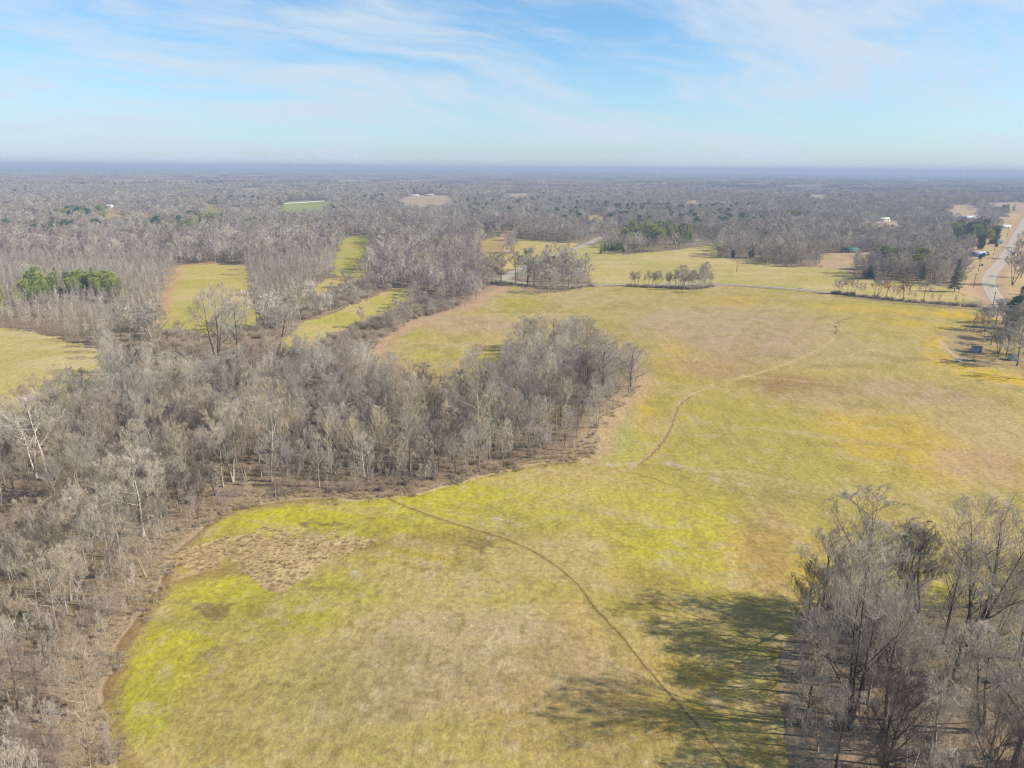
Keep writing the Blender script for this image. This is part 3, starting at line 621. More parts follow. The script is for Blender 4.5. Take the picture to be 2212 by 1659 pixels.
# ------------------------------------------------------------------ where trees stand
nr_ = np.random.default_rng(11)
def jitter_grid(x0, x1, y0, y1, s):
    gx, gy = np.meshgrid(np.arange(x0, x1, s), np.arange(y0, y1, s)); gx = gx.ravel(); gy = gy.ravel()
    return gx + nr_.uniform(-.48, .48, gx.size) * s, gy + nr_.uniform(-.48, .48, gx.size) * s
def sector(x, y, r0, r1, half=43):
    r = np.hypot(x, y); a = np.degrees(np.abs(np.arctan2(x, y))); return (r >= r0) & (r < r1) & (a < half)
def near_poly(x, y, Ps):
    m = np.zeros(x.shape, bool)
    for P in Ps: m |= inside(x, y, P)
    return m
STANDS = [([(35, 655), (45, 618), (110, 612), (215, 618), (225, 632), (170, 650), (90, 668)], 44, ['pine', 'young', 'pine'], (9, 13.5), 'olive pine among the left plantation saplings', 'pines in the left plantation', 3.0),
 ([(205, 650), (222, 632), (265, 632), (270, 655)], 9, ['pine'], (12, 14.5), 'dark pine in the clump beside the left plantation', 'dark clump beside the left plantation', 3.0),
 ([(-10, 690), (-10, 650), (8, 650), (8, 690)], 3, ['pine'], (10, 12), 'green pine on the left border', 'pines on the left border', 3.0),
 ([(90, 484), (110, 466), (225, 468), (228, 486)], 26, ['pine', 'pine', 'cedar'], (15, 21), 'rounded pine left of the small tan field', 'pines left of the far tan field', 5),
 ([(308, 510), (380, 502), (450, 480), (492, 478), (485, 494), (400, 514)], 36, ['pine', 'young'], (13, 17), 'yellow green pine above the clearing', 'pines above the clearing', 4),
 ([(518, 498), (545, 490), (552, 500), (525, 506)], 7, ['pine'], (13, 16), 'pine in the small far patch', 'small pine patch', 4),
 ([(1335, 540), (1338, 508), (1400, 500), (1500, 505), (1518, 520), (1450, 534)], 70, ['pine', 'young', 'pine'], (13, 19), 'bright green pine above the hay field', 'pines above the hay field', 3.4),
 ([(1290, 549), (1300, 538), (1340, 536), (1350, 548)], 16, ['young'], (6, 9), 'young pine at the hay field corner', 'young pines at the field corner', 2.5),
 ([(1696, 484), (1698, 472), (1748, 470), (1748, 482)], 12, ['pine'], (15, 19), 'green pine in the isolated far patch', 'isolated far pine patch', 5),
 ([(2045, 532), (2055, 508), (2120, 504), (2155, 518), (2135, 542), (2080, 538)], 30, ['pine', 'pine', 'cedar'], (15, 21), 'large dark pine left of the highway', 'pines left of the highway', 6)]
STANDP = [poly(st_[0]) for st_ in STANDS]
def no_pines(x, y, thin=1.0):
    m = np.zeros(np.shape(x), bool)
    for P in STANDP:
        m |= inside(x, y, P)
    return ~(m & (nr_.random(np.shape(x)) < thin))
used_feature = []       # base points of the trees placed one by one
props = {}
def tag(o, label=None, cat=None, group=None, kind=None):
    for k, v in (('label', label), ('category', cat), ('group', group), ('kind', kind)):
        if v: o[k] = v
    return o
def add(name, me, parent=None):
    o = bpy.data.objects.new(name, me); C.objects.link(o)
    if parent: o.parent = parent
    return o
def empty(name, loc, rz=0):
    o = bpy.data.objects.new(name, None); C.objects.link(o); o.location = loc; o.rotation_euler = (0, 0, rz); o.empty_display_size = .5; return o
TINTS = {'grey': brk((176, 168, 156)), 'brown': brk((160, 144, 130)), 'tan': brk((190, 176, 152)), 'pale': brk((196, 186, 170)), 'dark': brk((104, 94, 86)), 'white': brk((236, 228, 214)), 'russet': brk((176, 124, 90))}
def put_tree(x, y, z, h, proto, tint, label, group=None, wscale=1.0, rz=None, name='bare_tree', cat='tree', trunk_tint=None):
    k, a, b, hn, _ = NEAR[proto]; s = h / hn
    if math.hypot(x, y) > 330: a, b = DIST[proto]
    r = empty(name, (x, y, z), rng.uniform(0, 6.28) if rz is None else rz); r.scale = (s * wscale, s * wscale, s)
    t = add('trunk', a, r); c = add('crown', b, r)
    j = rng.uniform(.9, 1.1)
    t.color = tuple(TINTS[trunk_tint or tint] * j) + (1,); c.color = tuple(TINTS[tint] * j) + (1,)
    tag(r, label, cat, group); return r
def feature(px, py, top, proto, tint, label, wpx=None, **kw):
    x, y, z = at(px, py); h = height_for(px, py, top) if top else kw.pop('h')
    ws = 1.0
    if wpx:
        dims = [v.co.x for v in NEAR[proto][2].vertices]; wn = (np.percentile(dims, 97) - np.percentile(dims, 3)) * h / NEAR[proto][3]
        ws = min(1.6, max(.6, (wpx / pxm(x, y)) / wn))
    used_feature.append((x, y, 3.2)); return put_tree(x, y, z, h, proto, tint, label, wscale=ws, **kw)

SY, SY2, VA, RO, RO2, FO, FO2, FO3, FK = 7, 8, 6, 4, 5, 0, 1, 2, 3
feature(78, 1033, 858, SY, 'pale', 'tall white barked sycamore on the left edge of the picture, double crown', 120, name='sycamore_tree', trunk_tint='white')
feature(102, 1038, 868, SY2, 'pale', 'white sycamore with long level limbs, just right of the taller sycamore at the left edge', 130, name='sycamore_tree', trunk_tint='white')
feature(387, 882, 765, SY, 'pale', 'forked white sycamore at the back of the near woods below the mown clearing', 90, name='sycamore_tree', trunk_tint='white')
feature(411, 878, 775, FO2, 'tan', 'pale limbed tree close to the right of the forked white sycamore', 70, trunk_tint='white')
feature(503, 1040, 878, SY, 'tan', 'wide forked pale tree in the near woods above the bend of the field', 110, trunk_tint='pale')
feature(587, 1040, 832, SY2, 'tan', 'tall pale tree with low side limbs, right of the wide forked pale tree', 100, trunk_tint='pale')
feature(310, 1157, 972, FO, 'pale', 'silvery white topped tree standing near the inner bend of the field edge', 110, trunk_tint='pale')
feature(210, 1150, 1035, FO3, 'tan', 'slim cream stemmed tree left of the silvery topped tree', 60, trunk_tint='pale')
feature(88, 1353, 1180, SY2, 'tan', 'slender cream trunked tree with drooping left limb in the lower left thicket', 90, trunk_tint='pale')
feature(470, 784, 622, VA, 'grey', 'large dark limbed spreading tree standing in front of the mown clearing', 110, trunk_tint='dark')
feature(513, 800, 655, FO3, 'grey', 'tall narrow dark trunked tree right of the large spreading tree below the clearing', 60, trunk_tint='dark')
feature(597, 777, 655, FK, 'grey', 'twin stemmed dark tree in brush between the clearing and the strip field', 80, trunk_tint='dark')
feature(330, 746, 668, RO, 'grey', 'rounded grey tree at the near left corner of the mown clearing', 70)
feature(1039, 950, 806, SY, 'tan', 'pale forked sycamore rising from the middle of the woods left of the field corner', 95, name='sycamore_tree', trunk_tint='white')
feature(787, 1030, 940, FO3, 'pale', 'thin white stemmed tree near the mouth of the dark field track', 45, trunk_tint='white')
feature(1302, 850, 728, RO, 'grey', 'big black trunked oak at the right tip of the near woods', 120, trunk_tint='dark', name='oak_tree')
feature(1272, 862, 760, RO2, 'brown', 'dark leaning oak beside the big black trunked oak at the woods tip', 80, trunk_tint='dark', name='oak_tree')
feature(1362, 836, 748, RO2, 'grey', 'spreading tree overhanging the pale grass at the outermost tip of the woods', 70, trunk_tint='dark')
feature(1210, 922, 858, FO2, 'grey', 'slanting dark tree near the right corner of the near woods', 60, trunk_tint='dark')
for i, (px, top) in enumerate(((1131, 688), (1152, 690), (1172, 684), (1196, 690), (1215, 694), (1240, 690))):
    feature(px, 754 - i % 2 * 3, top, (RO2, FO, FO3, FO, FO2, FO)[i], 'grey', ('bushy dark', 'slim', 'tall straight', 'thin', 'crooked', 'stout')[i] + ' tree, ' + ('first', 'second', 'third', 'fourth', 'fifth', 'last')[i] + ' in the dark trunk row behind the near woods', 60 if i == 0 else 36, trunk_tint='dark', group='trunks along the back of the near woods')
# lower right grove
feature(1836, 1576, 1200, VA, 'pale', 'large dark trunked tree with pale upswept crown, nearest the long shadows in the field', 205, trunk_tint='dark')
feature(1928, 1446, 1160, FK, 'grey', 'leaning dark trunked tree in the middle of the lower right grove', 150, trunk_tint='dark')
feature(2100, 1392, 1088, VA, 'grey', 'tall fan crowned tree at the back right of the lower right grove', 210, trunk_tint='dark')
feature(1846, 1374, 1072, RO, 'grey', 'tall broad crowned tree at the back left of the lower right grove', 190, trunk_tint='dark')
feature(2012, 1668, 1368, SY2, 'pale', 'pale many limbed tree at the bottom of the lower right grove', 150, trunk_tint='pale')
feature(1958, 1700, 1480, SY, 'pale', 'crooked white limbed tree at the very bottom of the lower right grove', 130, trunk_tint='white')
feature(1767, 1622, 1420, 9, 'tan', 'slim pale sapling on the left edge of the lower right grove', 80)
feature(2186, 1668, 1340, FO, 'grey', 'dark heavy tree in the bottom right corner of the picture', 170, trunk_tint='dark')
feature(2192, 1480, 1250, FO2, 'grey', 'grey twiggy tree on the right border of the lower right grove', 120)
feature(1985, 1345, 1130, FK, 'grey', 'upright grey tree between the two tallest crowns at the back of the lower right grove', 110)
feature(1745, 1440, 1290, 10, 'tan', 'small leaning sapling where the lower right grove meets the shaded grass', 60)
feature(1740, 1712, 1560, RO2, 'pale', 'bright low twiggy crown at the bottom left corner of the lower right grove', 90)
feature(1765, 1345, 1235, RO2, 'brown', 'low bushy tree at the top left corner of the lower right grove', 80)
for px, py, top, pr, wp, tt, l in ((1772, 1330, 1150, FO, 90, 'dark', 'upright dark tree at the back left corner of the lower right grove'), (1790, 1430, 1240, FO3, 90, 'dark', 'straight dark trunked tree on the left side of the lower right grove'), (1750, 1500, 1330, FO2, 80, 'dark', 'slim dark tree on the shaded left edge of the lower right grove'),
        (1862, 1490, 1250, FO, 110, 'dark', 'upright tree right behind the largest grove tree'), (1905, 1590, 1330, FO3, 120, 'dark', 'tall straight tree in the bottom middle of the lower right grove'), (2050, 1500, 1240, FO, 120, 'dark', 'tall upright tree in the right half of the lower right grove'),
        (2120, 1580, 1340, FK, 130, 'dark', 'twin stemmed tree near the right border of the lower right grove'), (1925, 1350, 1140, FO3, 100, 'dark', 'slender tall tree along the back of the lower right grove'), (1735, 1590, 1430, FO3, 70, 'dark', 'lower left edge tree of the lower right grove with a dark stem'), (1800, 1690, 1500, FO, 100, 'dark', 'dark stemmed tree on the bottom edge of the lower right grove'),
        (2040, 1385, 1180, FO2, 100, 'dark', 'thin crowned tree left of the fan crowned tree at the back of the grove')):
    feature(px, py, top, pr, 'grey', l, wp, trunk_tint=tt)
# trees beside the lane
for px, py, top, pr, wp, tt, l in ((1082, 611, 546, VA, 34, 'dark', 'lone vase shaped tree standing left of the lane bend'), (1114, 612, 544, FO3, 22, 'dark', 'narrow tall tree beside the lane, right of the vase shaped tree'),
        (1139, 617, 538, VA, 56, 'dark', 'big multi stemmed tree in front of the pale lane'), (1153, 615, 568, FO2, 34, 'dark', 'leaning tree at the right foot of the big multi stemmed tree'),
        (1184, 633, 574, RO, 50, 'grey', 'dense low grey tree jutting into the field beside the driveway'), (1228, 619, 558, RO2, 58, 'grey', 'broad round crowned tree beside the driveway west of the open verge'),
        (1250, 617, 568, FO, 36, 'grey', 'medium tree right of the broad round crowned tree by the driveway'), (1271, 616, 588, 9, 16, 'grey', 'small slim tree at the right end of the clump by the driveway'),
        (1205, 622, 585, 10, 30, 'grey', 'short tree between the dense low tree and the broad round tree by the driveway'), (1062, 612, 572, RO, 40, 'grey', 'grey tree at the corner where the lane leaves the woods'),
        (1170, 618, 580, RO2, 34, 'grey', 'low round tree behind the dense low grey tree by the driveway')):
    feature(px, py, top, pr, 'grey', l, wp, trunk_tint=tt)
ORD = ['first', 'second', 'third', 'fourth', 'fifth', 'sixth', 'seventh', 'eighth', 'ninth', 'tenth', 'eleventh', 'twelfth', 'thirteenth', 'fourteenth', 'fifteenth', 'sixteenth', 'seventeenth', 'eighteenth', 'nineteenth', 'twentieth', 'twenty first', 'twenty second']
for i in range(20):                                     # row of trees on the bank of the driveway
    px = 1362 + i * 9.4 + rng.uniform(-3, 3); py = 617.5 + (px - 1357) / 150 * 4.2 if px < 1500 else 622 - (px - 1500) * .12
    feature(px, py + rng.uniform(-.8, 1.2), 578 + rng.uniform(0, 14), (9, 10, FO3, 11)[i % 4], 'grey' if i % 3 else 'brown', 'thin bare tree in the short straight row on the driveway bank', None, wscale_=None, group='row of thin trees on the driveway bank', trunk_tint='dark') if False else \
        put_tree(*at(px, py + rng.uniform(-.8, 1.2)), height_for(px, py, 580 + rng.uniform(0, 14)), (0, 3, 1, 11)[i % 4], 'grey' if i % 3 else 'brown', ORD[i] + ' thin bare tree from the left in the row on the driveway bank', 'row of thin trees on the driveway bank', 1.15, trunk_tint='dark')
feature(1518, 632, 590, RO2, 'pale', 'pale grey bushy tree at the right end of the driveway bank row', 30)
rowr = [(1802, 634, 602, 10), (1812, 635, 606, 9), (1818, 634, 600, FO3), (1830, 635, 602, FO3), (1838, 636, 600, 11), (1846, 637, 604, 9), (1856, 637, 610, 10), (1864, 638, 612, 9), (1888, 641, 598, FO), (1896, 641, 592, FK), (1915, 643, 606, FO2), (1926, 644, 612, 9),
        (1934, 645, 615, 10), (1943, 646, 616, 10), (1951, 648, 605, FO2), (1962, 649, 622, 9), (1975, 650, 630, 10), (1994, 653, 606, SY2), (2012, 655, 634, 9), (2027, 656, 636, 10), (2063, 659, 638, 9), (2080, 660, 644, 10)]
for i, (px, py, top, pr) in enumerate(rowr):
    rus = i in (10, 13, 14); big_ = top < 604 or pr == SY2
    put_tree(*at(px, py), height_for(px, py, top), pr, 'russet' if rus else 'grey', ORD[i] + (' hedge tree from the left by the driveway, rust tinted with dead leaves' if rus else (' hedge tree from the left by the driveway, taller with a dark stem' if big_ else ' hedge tree from the left by the driveway, short and scrubby')), 'hedge trees along the right end of the driveway', 1.3, trunk_tint='dark')
for px, py, top, pr, wp, l in ((2187, 616, 545, VA, 66, 'large spreading tree on the pale verge right of the highway bend'), (2128, 717, 662, VA, 60, 'vase shaped tree with a dark trunk at the top of the yard'), (2156, 764, 706, VA, 50, 'spreading tree right of the first grey shed'),
        (2197, 790, 690, RO, 56, 'tall tree between the two sheds and the right border of the picture'), (2103, 710, 685, 9, 12, 'left of two small mop headed trees in the yard'), (2109, 711, 686, 10, 12, 'right of two small mop headed trees in the yard'),
        (2178, 735, 668, RO2, 56, 'bushy grey tree behind the yard near the highway'), (2205, 740, 655, FO2, 50, 'grey tree at the right border above the second shed'), (2150, 700, 650, FO, 40, 'thin grey tree between the yard and the highway'), (2222, 700, 640, RO, 60, 'broad grey tree at the right border beside the highway')):
    feature(px, py, top, pr, 'grey', l, wp, trunk_tint='dark')

for px, py, top, pr, wp, l in ((2140, 745, 700, RO, 44, 'grey tree behind the first grey shed'), (2172, 772, 712, RO2, 50, 'twiggy tree beside the second grey shed'), (2212, 765, 690, RO, 60, 'dense tree cut by the right border above the second shed'), (2190, 722, 660, RO, 56, 'round crowned tree behind the yard cedars'), (2165, 700, 652, RO2, 44, 'small round tree near the highway end of the yard'),
        (2215, 820, 742, RO2, 60, 'low spreading tree cut by the right border below the sheds'), (2120, 700, 664, RO2, 30, 'small tree left of the vase shaped yard tree'), (2205, 600, 556, RO, 50, 'round tree on the verge right of the large spreading tree'), (2196, 560, 522, RO2, 44, 'grey tree right of the highway above the bend'), (2208, 535, 500, RO, 40, 'grey tree on the right border above the highway bend')):
    feature(px, py, top, pr, 'grey', l, wp, trunk_tint='dark')
# --- candidate stems, nearest first
def free(x, y):
    m = np.ones(x.shape, bool)
    for fx, fy, fr in used_feature: m &= np.hypot(x - fx, y - fy) > fr
    return m
LCL = poly([(1058, 572), (1180, 560), (1292, 560), (1295, 625), (1180, 642), (1058, 622)])
def wood_points(x0, x1, y0, y1, s, r0, r1, half=43):
    x, y = jitter_grid(x0, x1, y0, y1, s); m = sector(x, y, r0, r1, half); x, y = x[m], y[m]
    m = ~is_open(x, y, 1.5) & ~(inside(x, y, LCL) & (nr_.random(x.size) < .62)); x, y = x[m], y[m]; m = free(x, y); return x[m], y[m]
xn, yn = wood_points(-420, 420, 40, 420, 5.5, 55, 360, 47)
dens = fbm(xn, yn, 40, 3, 71); keep = (dens > .30) & ~(inside(xn, yn, RIGHTWOOD) & (nr_.random(xn.size) < .22)); xn, yn = xn[keep], yn[keep]
zn = ground_h(xn, yn); inb = near_poly(xn, yn, BRUSH); iny = near_poly(xn, yn, YOUNG)
hn = nr_.uniform(11, 18.5, xn.size); hn = np.where(nr_.random(xn.size) < .3, nr_.uniform(7, 12, xn.size), hn)
hn = np.where(inb, nr_.uniform(3, 5.5, xn.size), hn); hn = np.where(iny, nr_.uniform(8, 11, xn.size), hn); hn = np.where(inside(xn, yn, RIGHTWOOD), hn * 1.22, hn)
# trees at the front margin are smaller, so the floor shows
de_n = dist_line(xn, yn, np.vstack([MAIN, MAIN[:1]])); hn = np.where(de_n < 9, hn * .72, hn)
big_p = [0, 1, 2, 3, 4, 5, 4, 1, 3, 6]; small_p = [9, 10, 11]
pn = np.array([rng.choice(small_p) if (h < 10.5 or (iy)) else rng.choice(big_p) for h, iy in zip(hn, iny)])
px_, py_, dep_ = project(xn, yn, zn); pxt, pyt, _ = project(xn, yn, zn + hn)
vis = (px_ > -25) & (px_ < 2237) & (pyt < 1659) & (py_ > 0); size = hn / dep_
order = np.argsort(-np.where(vis, size, 0))[:232]; indiv = np.zeros(xn.size, bool); indiv[order] = True; indiv &= vis
right_w = inside(xn, yn, RIGHTWOOD)
tones = ['grey', 'brown', 'tan', 'grey', 'tan', 'pale', 'dark']
adj = {'grey': 'grey', 'brown': 'brown', 'tan': 'tan', 'pale': 'silvery', 'dark': 'dark'}
MARKS = [(78, 1033, 'the tallest sycamore'), (387, 882, 'the forked white sycamore'), (503, 1040, 'the wide forked pale tree'), (310, 1157, 'the silvery topped tree'),
         (88, 1353, 'the slender cream trunked tree'), (470, 784, 'the large clearing tree'), (1039, 950, 'the pale forked sycamore'), (787, 1030, 'the thin white stemmed tree'),
         (1302, 850, 'the big black trunked oak'), (840, 1065, 'the dark track mouth'), (430, 1125, 'the field edge bend'), (1280, 955, 'the right corner of woods'),
         (20, 1640, 'the bottom left corner'), (205, 1500, 'the darkest bare soil corner'), (1180, 754, 'the back trunk row'), (900, 800, 'the pale field tip'),
         (650, 1040, 'the straight field edge'), (1000, 1030, 'the tall dry grass margin'), (240, 860, 'the left hay field'), (700, 900, 'the middle of woods'), (1150, 900, 'the dark wood interior'),
         (1836, 1576, 'the large dark trunked grove tree'), (1928, 1446, 'the leaning grove tree'), (2100, 1392, 'the fan crowned grove tree'), (2012, 1655, 'the many limbed grove tree'), (2180, 1560, 'the grove at the right border')]
MK = np.array([at(a, b)[:2] for a, b, c in MARKS]); items = {}
for i in np.where(indiv)[0]:
    tn = tones[int(hash2(np.array([i]), np.array([3]), 1)[0] * 6.99)]
    size_w = 'slender young' if pn[i] >= 9 else ('very tall' if hn[i] > 17 else ('tall' if hn[i] > 14 else 'medium'))
    d = np.hypot(MK[:, 0] - xn[i], MK[:, 1] - yn[i]); k = int(np.argmin(d)); dx, dy = xn[i] - MK[k, 0], yn[i] - MK[k, 1]
    rel = ('right of' if dx > 0 else 'left of') if abs(dx) > abs(dy) else ('behind' if dy > 0 else 'in front of')
    items.setdefault(f'{size_w} {adj[tn]} bare tree {rel} {MARKS[k][2]}', []).append((d[k], i, tn))
for l, lst in items.items():
    for q, (d, i, tn) in enumerate(sorted(lst)):
        lab = l if len(lst) == 1 else l + ', ' + ('nearest', 'second nearest', 'third nearest', 'fourth nearest', 'fifth nearest', 'sixth nearest', 'seventh nearest')[min(q, 6)]
        put_tree(xn[i], yn[i], zn[i], hn[i], int(pn[i]), tn, lab, 'bare trees of the near woods' if not right_w[i] else 'bare trees of the lower right grove')

# ------------------------------------------------------------------ masses
def instancer(name, me_list, x, y, z, scale, idx, label, cat, yaw=None):
    col = bpy.data.collections.new(name + '_kinds')
    for i, me in enumerate(me_list):
        o = bpy.data.objects.new('kind_%02d' % i + name, me); col.objects.link(o)
    n = len(x); me = bpy.data.meshes.new(name); me.vertices.add(n); me.vertices.foreach_set('co', np.stack([x, y, z], -1).ravel())
    def attr(nm, typ, val, f='value'):
        a = me.attributes.new(nm, typ, 'POINT'); a.data.foreach_set(f, val)
    sc3 = np.asarray(scale, np.float32); sc3 = sc3 if sc3.ndim == 2 else np.repeat(sc3[:, None], 3, 1)
    attr('tree_scale', 'FLOAT_VECTOR', sc3.astype(np.float32).ravel(), 'vector')
    yaw = nr_.uniform(0, 6.283, n) if yaw is None else yaw
    attr('tree_turn', 'FLOAT_VECTOR', np.stack([np.zeros(n), np.zeros(n), yaw], -1).astype(np.float32).ravel(), 'vector')
    attr('tree_kind', 'INT', np.asarray(idx, np.int32))
    o = bpy.data.objects.new(name, me); C.objects.link(o)
    ng = bpy.data.node_groups.new(name, 'GeometryNodeTree'); ng.interface.new_socket('Geometry', in_out='INPUT', socket_type='NodeSocketGeometry'); ng.interface.new_socket('Geometry', in_out='OUTPUT', socket_type='NodeSocketGeometry')
    t = NT(ng); gi = t.n('NodeGroupInput'); go = t.n('NodeGroupOutput')
    ci = t.n('GeometryNodeCollectionInfo', ins={'Collection': col, 'Separate Children': True, 'Reset Children': True})
    def na(nm, typ): return t.n('GeometryNodeInputNamedAttribute', data_type=typ, ins={'Name': nm}).outputs[0]
    ip = t.n('GeometryNodeInstanceOnPoints', ins={'Points': gi.outputs[0], 'Instance': ci.outputs[0], 'Pick Instance': True, 'Instance Index': na('tree_kind', 'INT')})
    t.link(na('tree_turn', 'FLOAT_VECTOR'), ip.inputs['Rotation']); t.link(na('tree_scale', 'FLOAT_VECTOR'), ip.inputs['Scale'])
    t.link(ip.outputs[0], go.inputs[0])
    md = o.modifiers.new('scatter', 'NODES'); md.node_group = ng
    tag(o, label, cat, kind='stuff'); return o
rest = ~indiv
instancer('woods', [n[4] for n in NEAR], xn[rest], yn[rest], zn[rest], hn[rest] / np.array([n[3] for n in NEAR])[pn[rest]], pn[rest], 'dense bare grey brown woods behind and around the near trees', 'woods')
# 330 - 1250 m
xm, ym = wood_points(-1000, 1000, 200, 1400, 7.3, 360, 1250); m = ~near_poly(xm, ym, YOUNG) & no_pines(xm, ym, 1.0); xm, ym = xm[m], ym[m]; zm = ground_h(xm, ym)
inb = near_poly(xm, ym, BRUSH); iny = near_poly(xm, ym, YOUNG); k = fbm(xm, ym, 90, 3, 44)
hm = nr_.uniform(.65, 1.2, xm.size) * (.74 + .55 * k) * (.75 + .5 * fbm(xm, ym, 30, 2, 144)); hm = np.where(inb, hm * np.where(nr_.random(xm.size) < .22, .75, .34), hm); hm = np.where(iny, nr_.uniform(.62, .8, xm.size), hm)
im = np.where(iny, 2 + 3 * nr_.integers(0, 3, xm.size), nr_.integers(0, 9, xm.size)); ws = np.where(iny, .62, 1.0)
instancer('woodland', MID, xm, ym, zm, np.stack([hm * ws, hm * ws, hm], -1), im, 'leafless woodland spreading across the middle distance beyond the fields', 'woodland')
xy_, yy_ = jitter_grid(-1000, 1000, 200, 1000, 4.2); m = near_poly(xy_, yy_, YOUNG) & ~is_open(xy_, yy_, 1) & no_pines(xy_, yy_, .65); xy_, yy_ = xy_[m], yy_[m]
hy = nr_.uniform(.6, .9, xy_.size) * np.where(inside(xy_, yy_, YOUNG[2]), .48, .92)
instancer('plantation', [NEAR[i][4] for i in (9, 10, 11)], xy_, yy_, ground_h(xy_, yy_), hy, nr_.integers(0, 3, xy_.size), 'dense pale upright saplings of the young plantation round the clearing', 'saplings')
xf, yf = wood_points(-2300, 2300, 800, 3200, 11.5, 1250, 3000); zf = ground_h(xf, yf); hf = nr_.uniform(.8, 1.25, xf.size) * (.75 + .5 * fbm(xf, yf, 200, 3, 45))
instancer('far_woodland', FARM_ME, xf, yf, zf, np.stack([hf * 1.15, hf * 1.15, hf], -1), nr_.integers(0, 6, xf.size), 'hazy leafless woodland rolling towards the horizon', 'woodland')
def blocks(name, mes, s, r0, r1, label):
    x, y = jitter_grid(-r1, r1, 0, r1, s); m = sector(x, y, r0, r1); x, y = x[m], y[m]; m = ~is_open(x, y); x, y = x[m], y[m]
    m = fbm(x, y, s * 9, 3, 91) > .25; x, y = x[m], y[m]
    instancer(name, mes, x, y, ground_h(x, y), nr_.uniform(.85, 1.2, x.size), nr_.integers(0, len(mes), x.size), label, 'woodland')
blocks('distant_woodland', BLK, 84, 3000, 12000, 'blue grey distant woodland below the horizon')
blocks('horizon_woodland', BLK2, 380, 12000, 44000, 'faint blue band of woodland on the horizon')
# brush and saplings in the near woods
xb, yb = jitter_grid(-330, 330, 50, 330, 3.6); m = sector(xb, yb, 55, 330, 46); xb, yb = xb[m], yb[m]; m = ~is_open(xb, yb, .5) & (fbm(xb, yb, 16, 3, 15) > .47); xb, yb = xb[m], yb[m]
instancer('undergrowth', BUSH, xb, yb, ground_h(xb, yb), nr_.uniform(.3, .8, xb.size), nr_.integers(0, 4, xb.size), 'twiggy brown undergrowth on the floor of the near woods', 'undergrowth')
xb, yb = jitter_grid(-330, 330, 200, 620, 3.4); m = near_poly(xb, yb, BRUSH) & ~is_open(xb, yb, 0); xb, yb = xb[m], yb[m]
e = [dist_line(xb, yb, q) for q in (DRIVE,)]
instancer('brush', BUSH, xb, yb, ground_h(xb, yb), nr_.uniform(.6, 1.5, xb.size), nr_.integers(0, 4, xb.size), 'tan and grey brush filling the belts between the strip fields', 'brush')
xs_, ys_ = jitter_grid(-330, 330, 50, 330, 3.0); m = sector(xs_, ys_, 55, 330, 46); xs_, ys_ = xs_[m], ys_[m]; m = ~is_open(xs_, ys_, .5) & (near_poly(xs_, ys_, BRUSH) == False) & (fbm(xs_, ys_, 25, 3, 19) > .36); xs_, ys_ = xs_[m], ys_[m]
instancer('saplings', [NEAR[i][4] for i in (9, 10, 11)], xs_, ys_, ground_h(xs_, ys_), nr_.uniform(.25, .62, xs_.size), nr_.integers(0, 3, xs_.size), 'thin upright saplings crowding the floor of the near woods', 'saplings')
# hedge bottom by the driveway
hb = smooth_line(poly([(1800, 634), (1908, 647), (2008, 656), (2108, 663)])); hx, hy_ = [], []
for P_, npt in ((hb, 150), (smooth_line(poly([(1357, 619), (1430, 622), (1500, 626), (1540, 619)])), 130), (smooth_line(poly([(1060, 612), (1130, 616), (1200, 628), (1280, 618)])), 90)):
    sgl = np.linspace(0, len(P_) - 1.001, npt); ii = sgl.astype(int); q = P_[ii] + (P_[ii + 1] - P_[ii]) * (sgl - ii)[:, None] + nr_.normal(0, 1.0, (npt, 2)); hx.append(q[:, 0]); hy_.append(q[:, 1])
hx, hy_ = np.concatenate(hx), np.concatenate(hy_)
instancer('hedge_brush', BUSH, hx, hy_, ground_h(hx, hy_), nr_.uniform(.35, .95, hx.size), nr_.integers(0, 4, hx.size), 'low dark brush under the trees along the driveway', 'brush')
EDGEP = [bush_mesh('briar_%02d' % i, [STRAW if i == 1 else TW_B], [1.4, 1.2, 2.2][i], [9, 10, 7][i], .012, 1.4) for i in range(3)]
E_ = smooth_line(poly([(238, 1640), (210, 1500), (240, 1430), (290, 1350), (330, 1280), (405, 1160), (450, 1122), (500, 1098), (560, 1084), (640, 1079), (840, 1073), (920, 1061), (1000, 1038), (1070, 1018), (1150, 1004), (1220, 997), (1265, 985), (1292, 966), (1305, 905), (1345, 865), (1377, 830)]), 4)
sgl = nr_.uniform(0, len(E_) - 1.001, 620); ii = sgl.astype(int); q = E_[ii] + (E_[ii + 1] - E_[ii]) * (sgl - ii)[:, None]; q = q + nr_.normal(0, 1.3, q.shape); q = q[fbm(q[:, 0], q[:, 1], 7, 3, 201) > .46]
instancer('edge_brush', EDGEP, q[:, 0], q[:, 1], ground_h(q[:, 0], q[:, 1]), nr_.uniform(.5, 1.3, len(q)), nr_.integers(0, 3, len(q)), 'ragged low briars along the edge between the near woods and the field', 'brush')
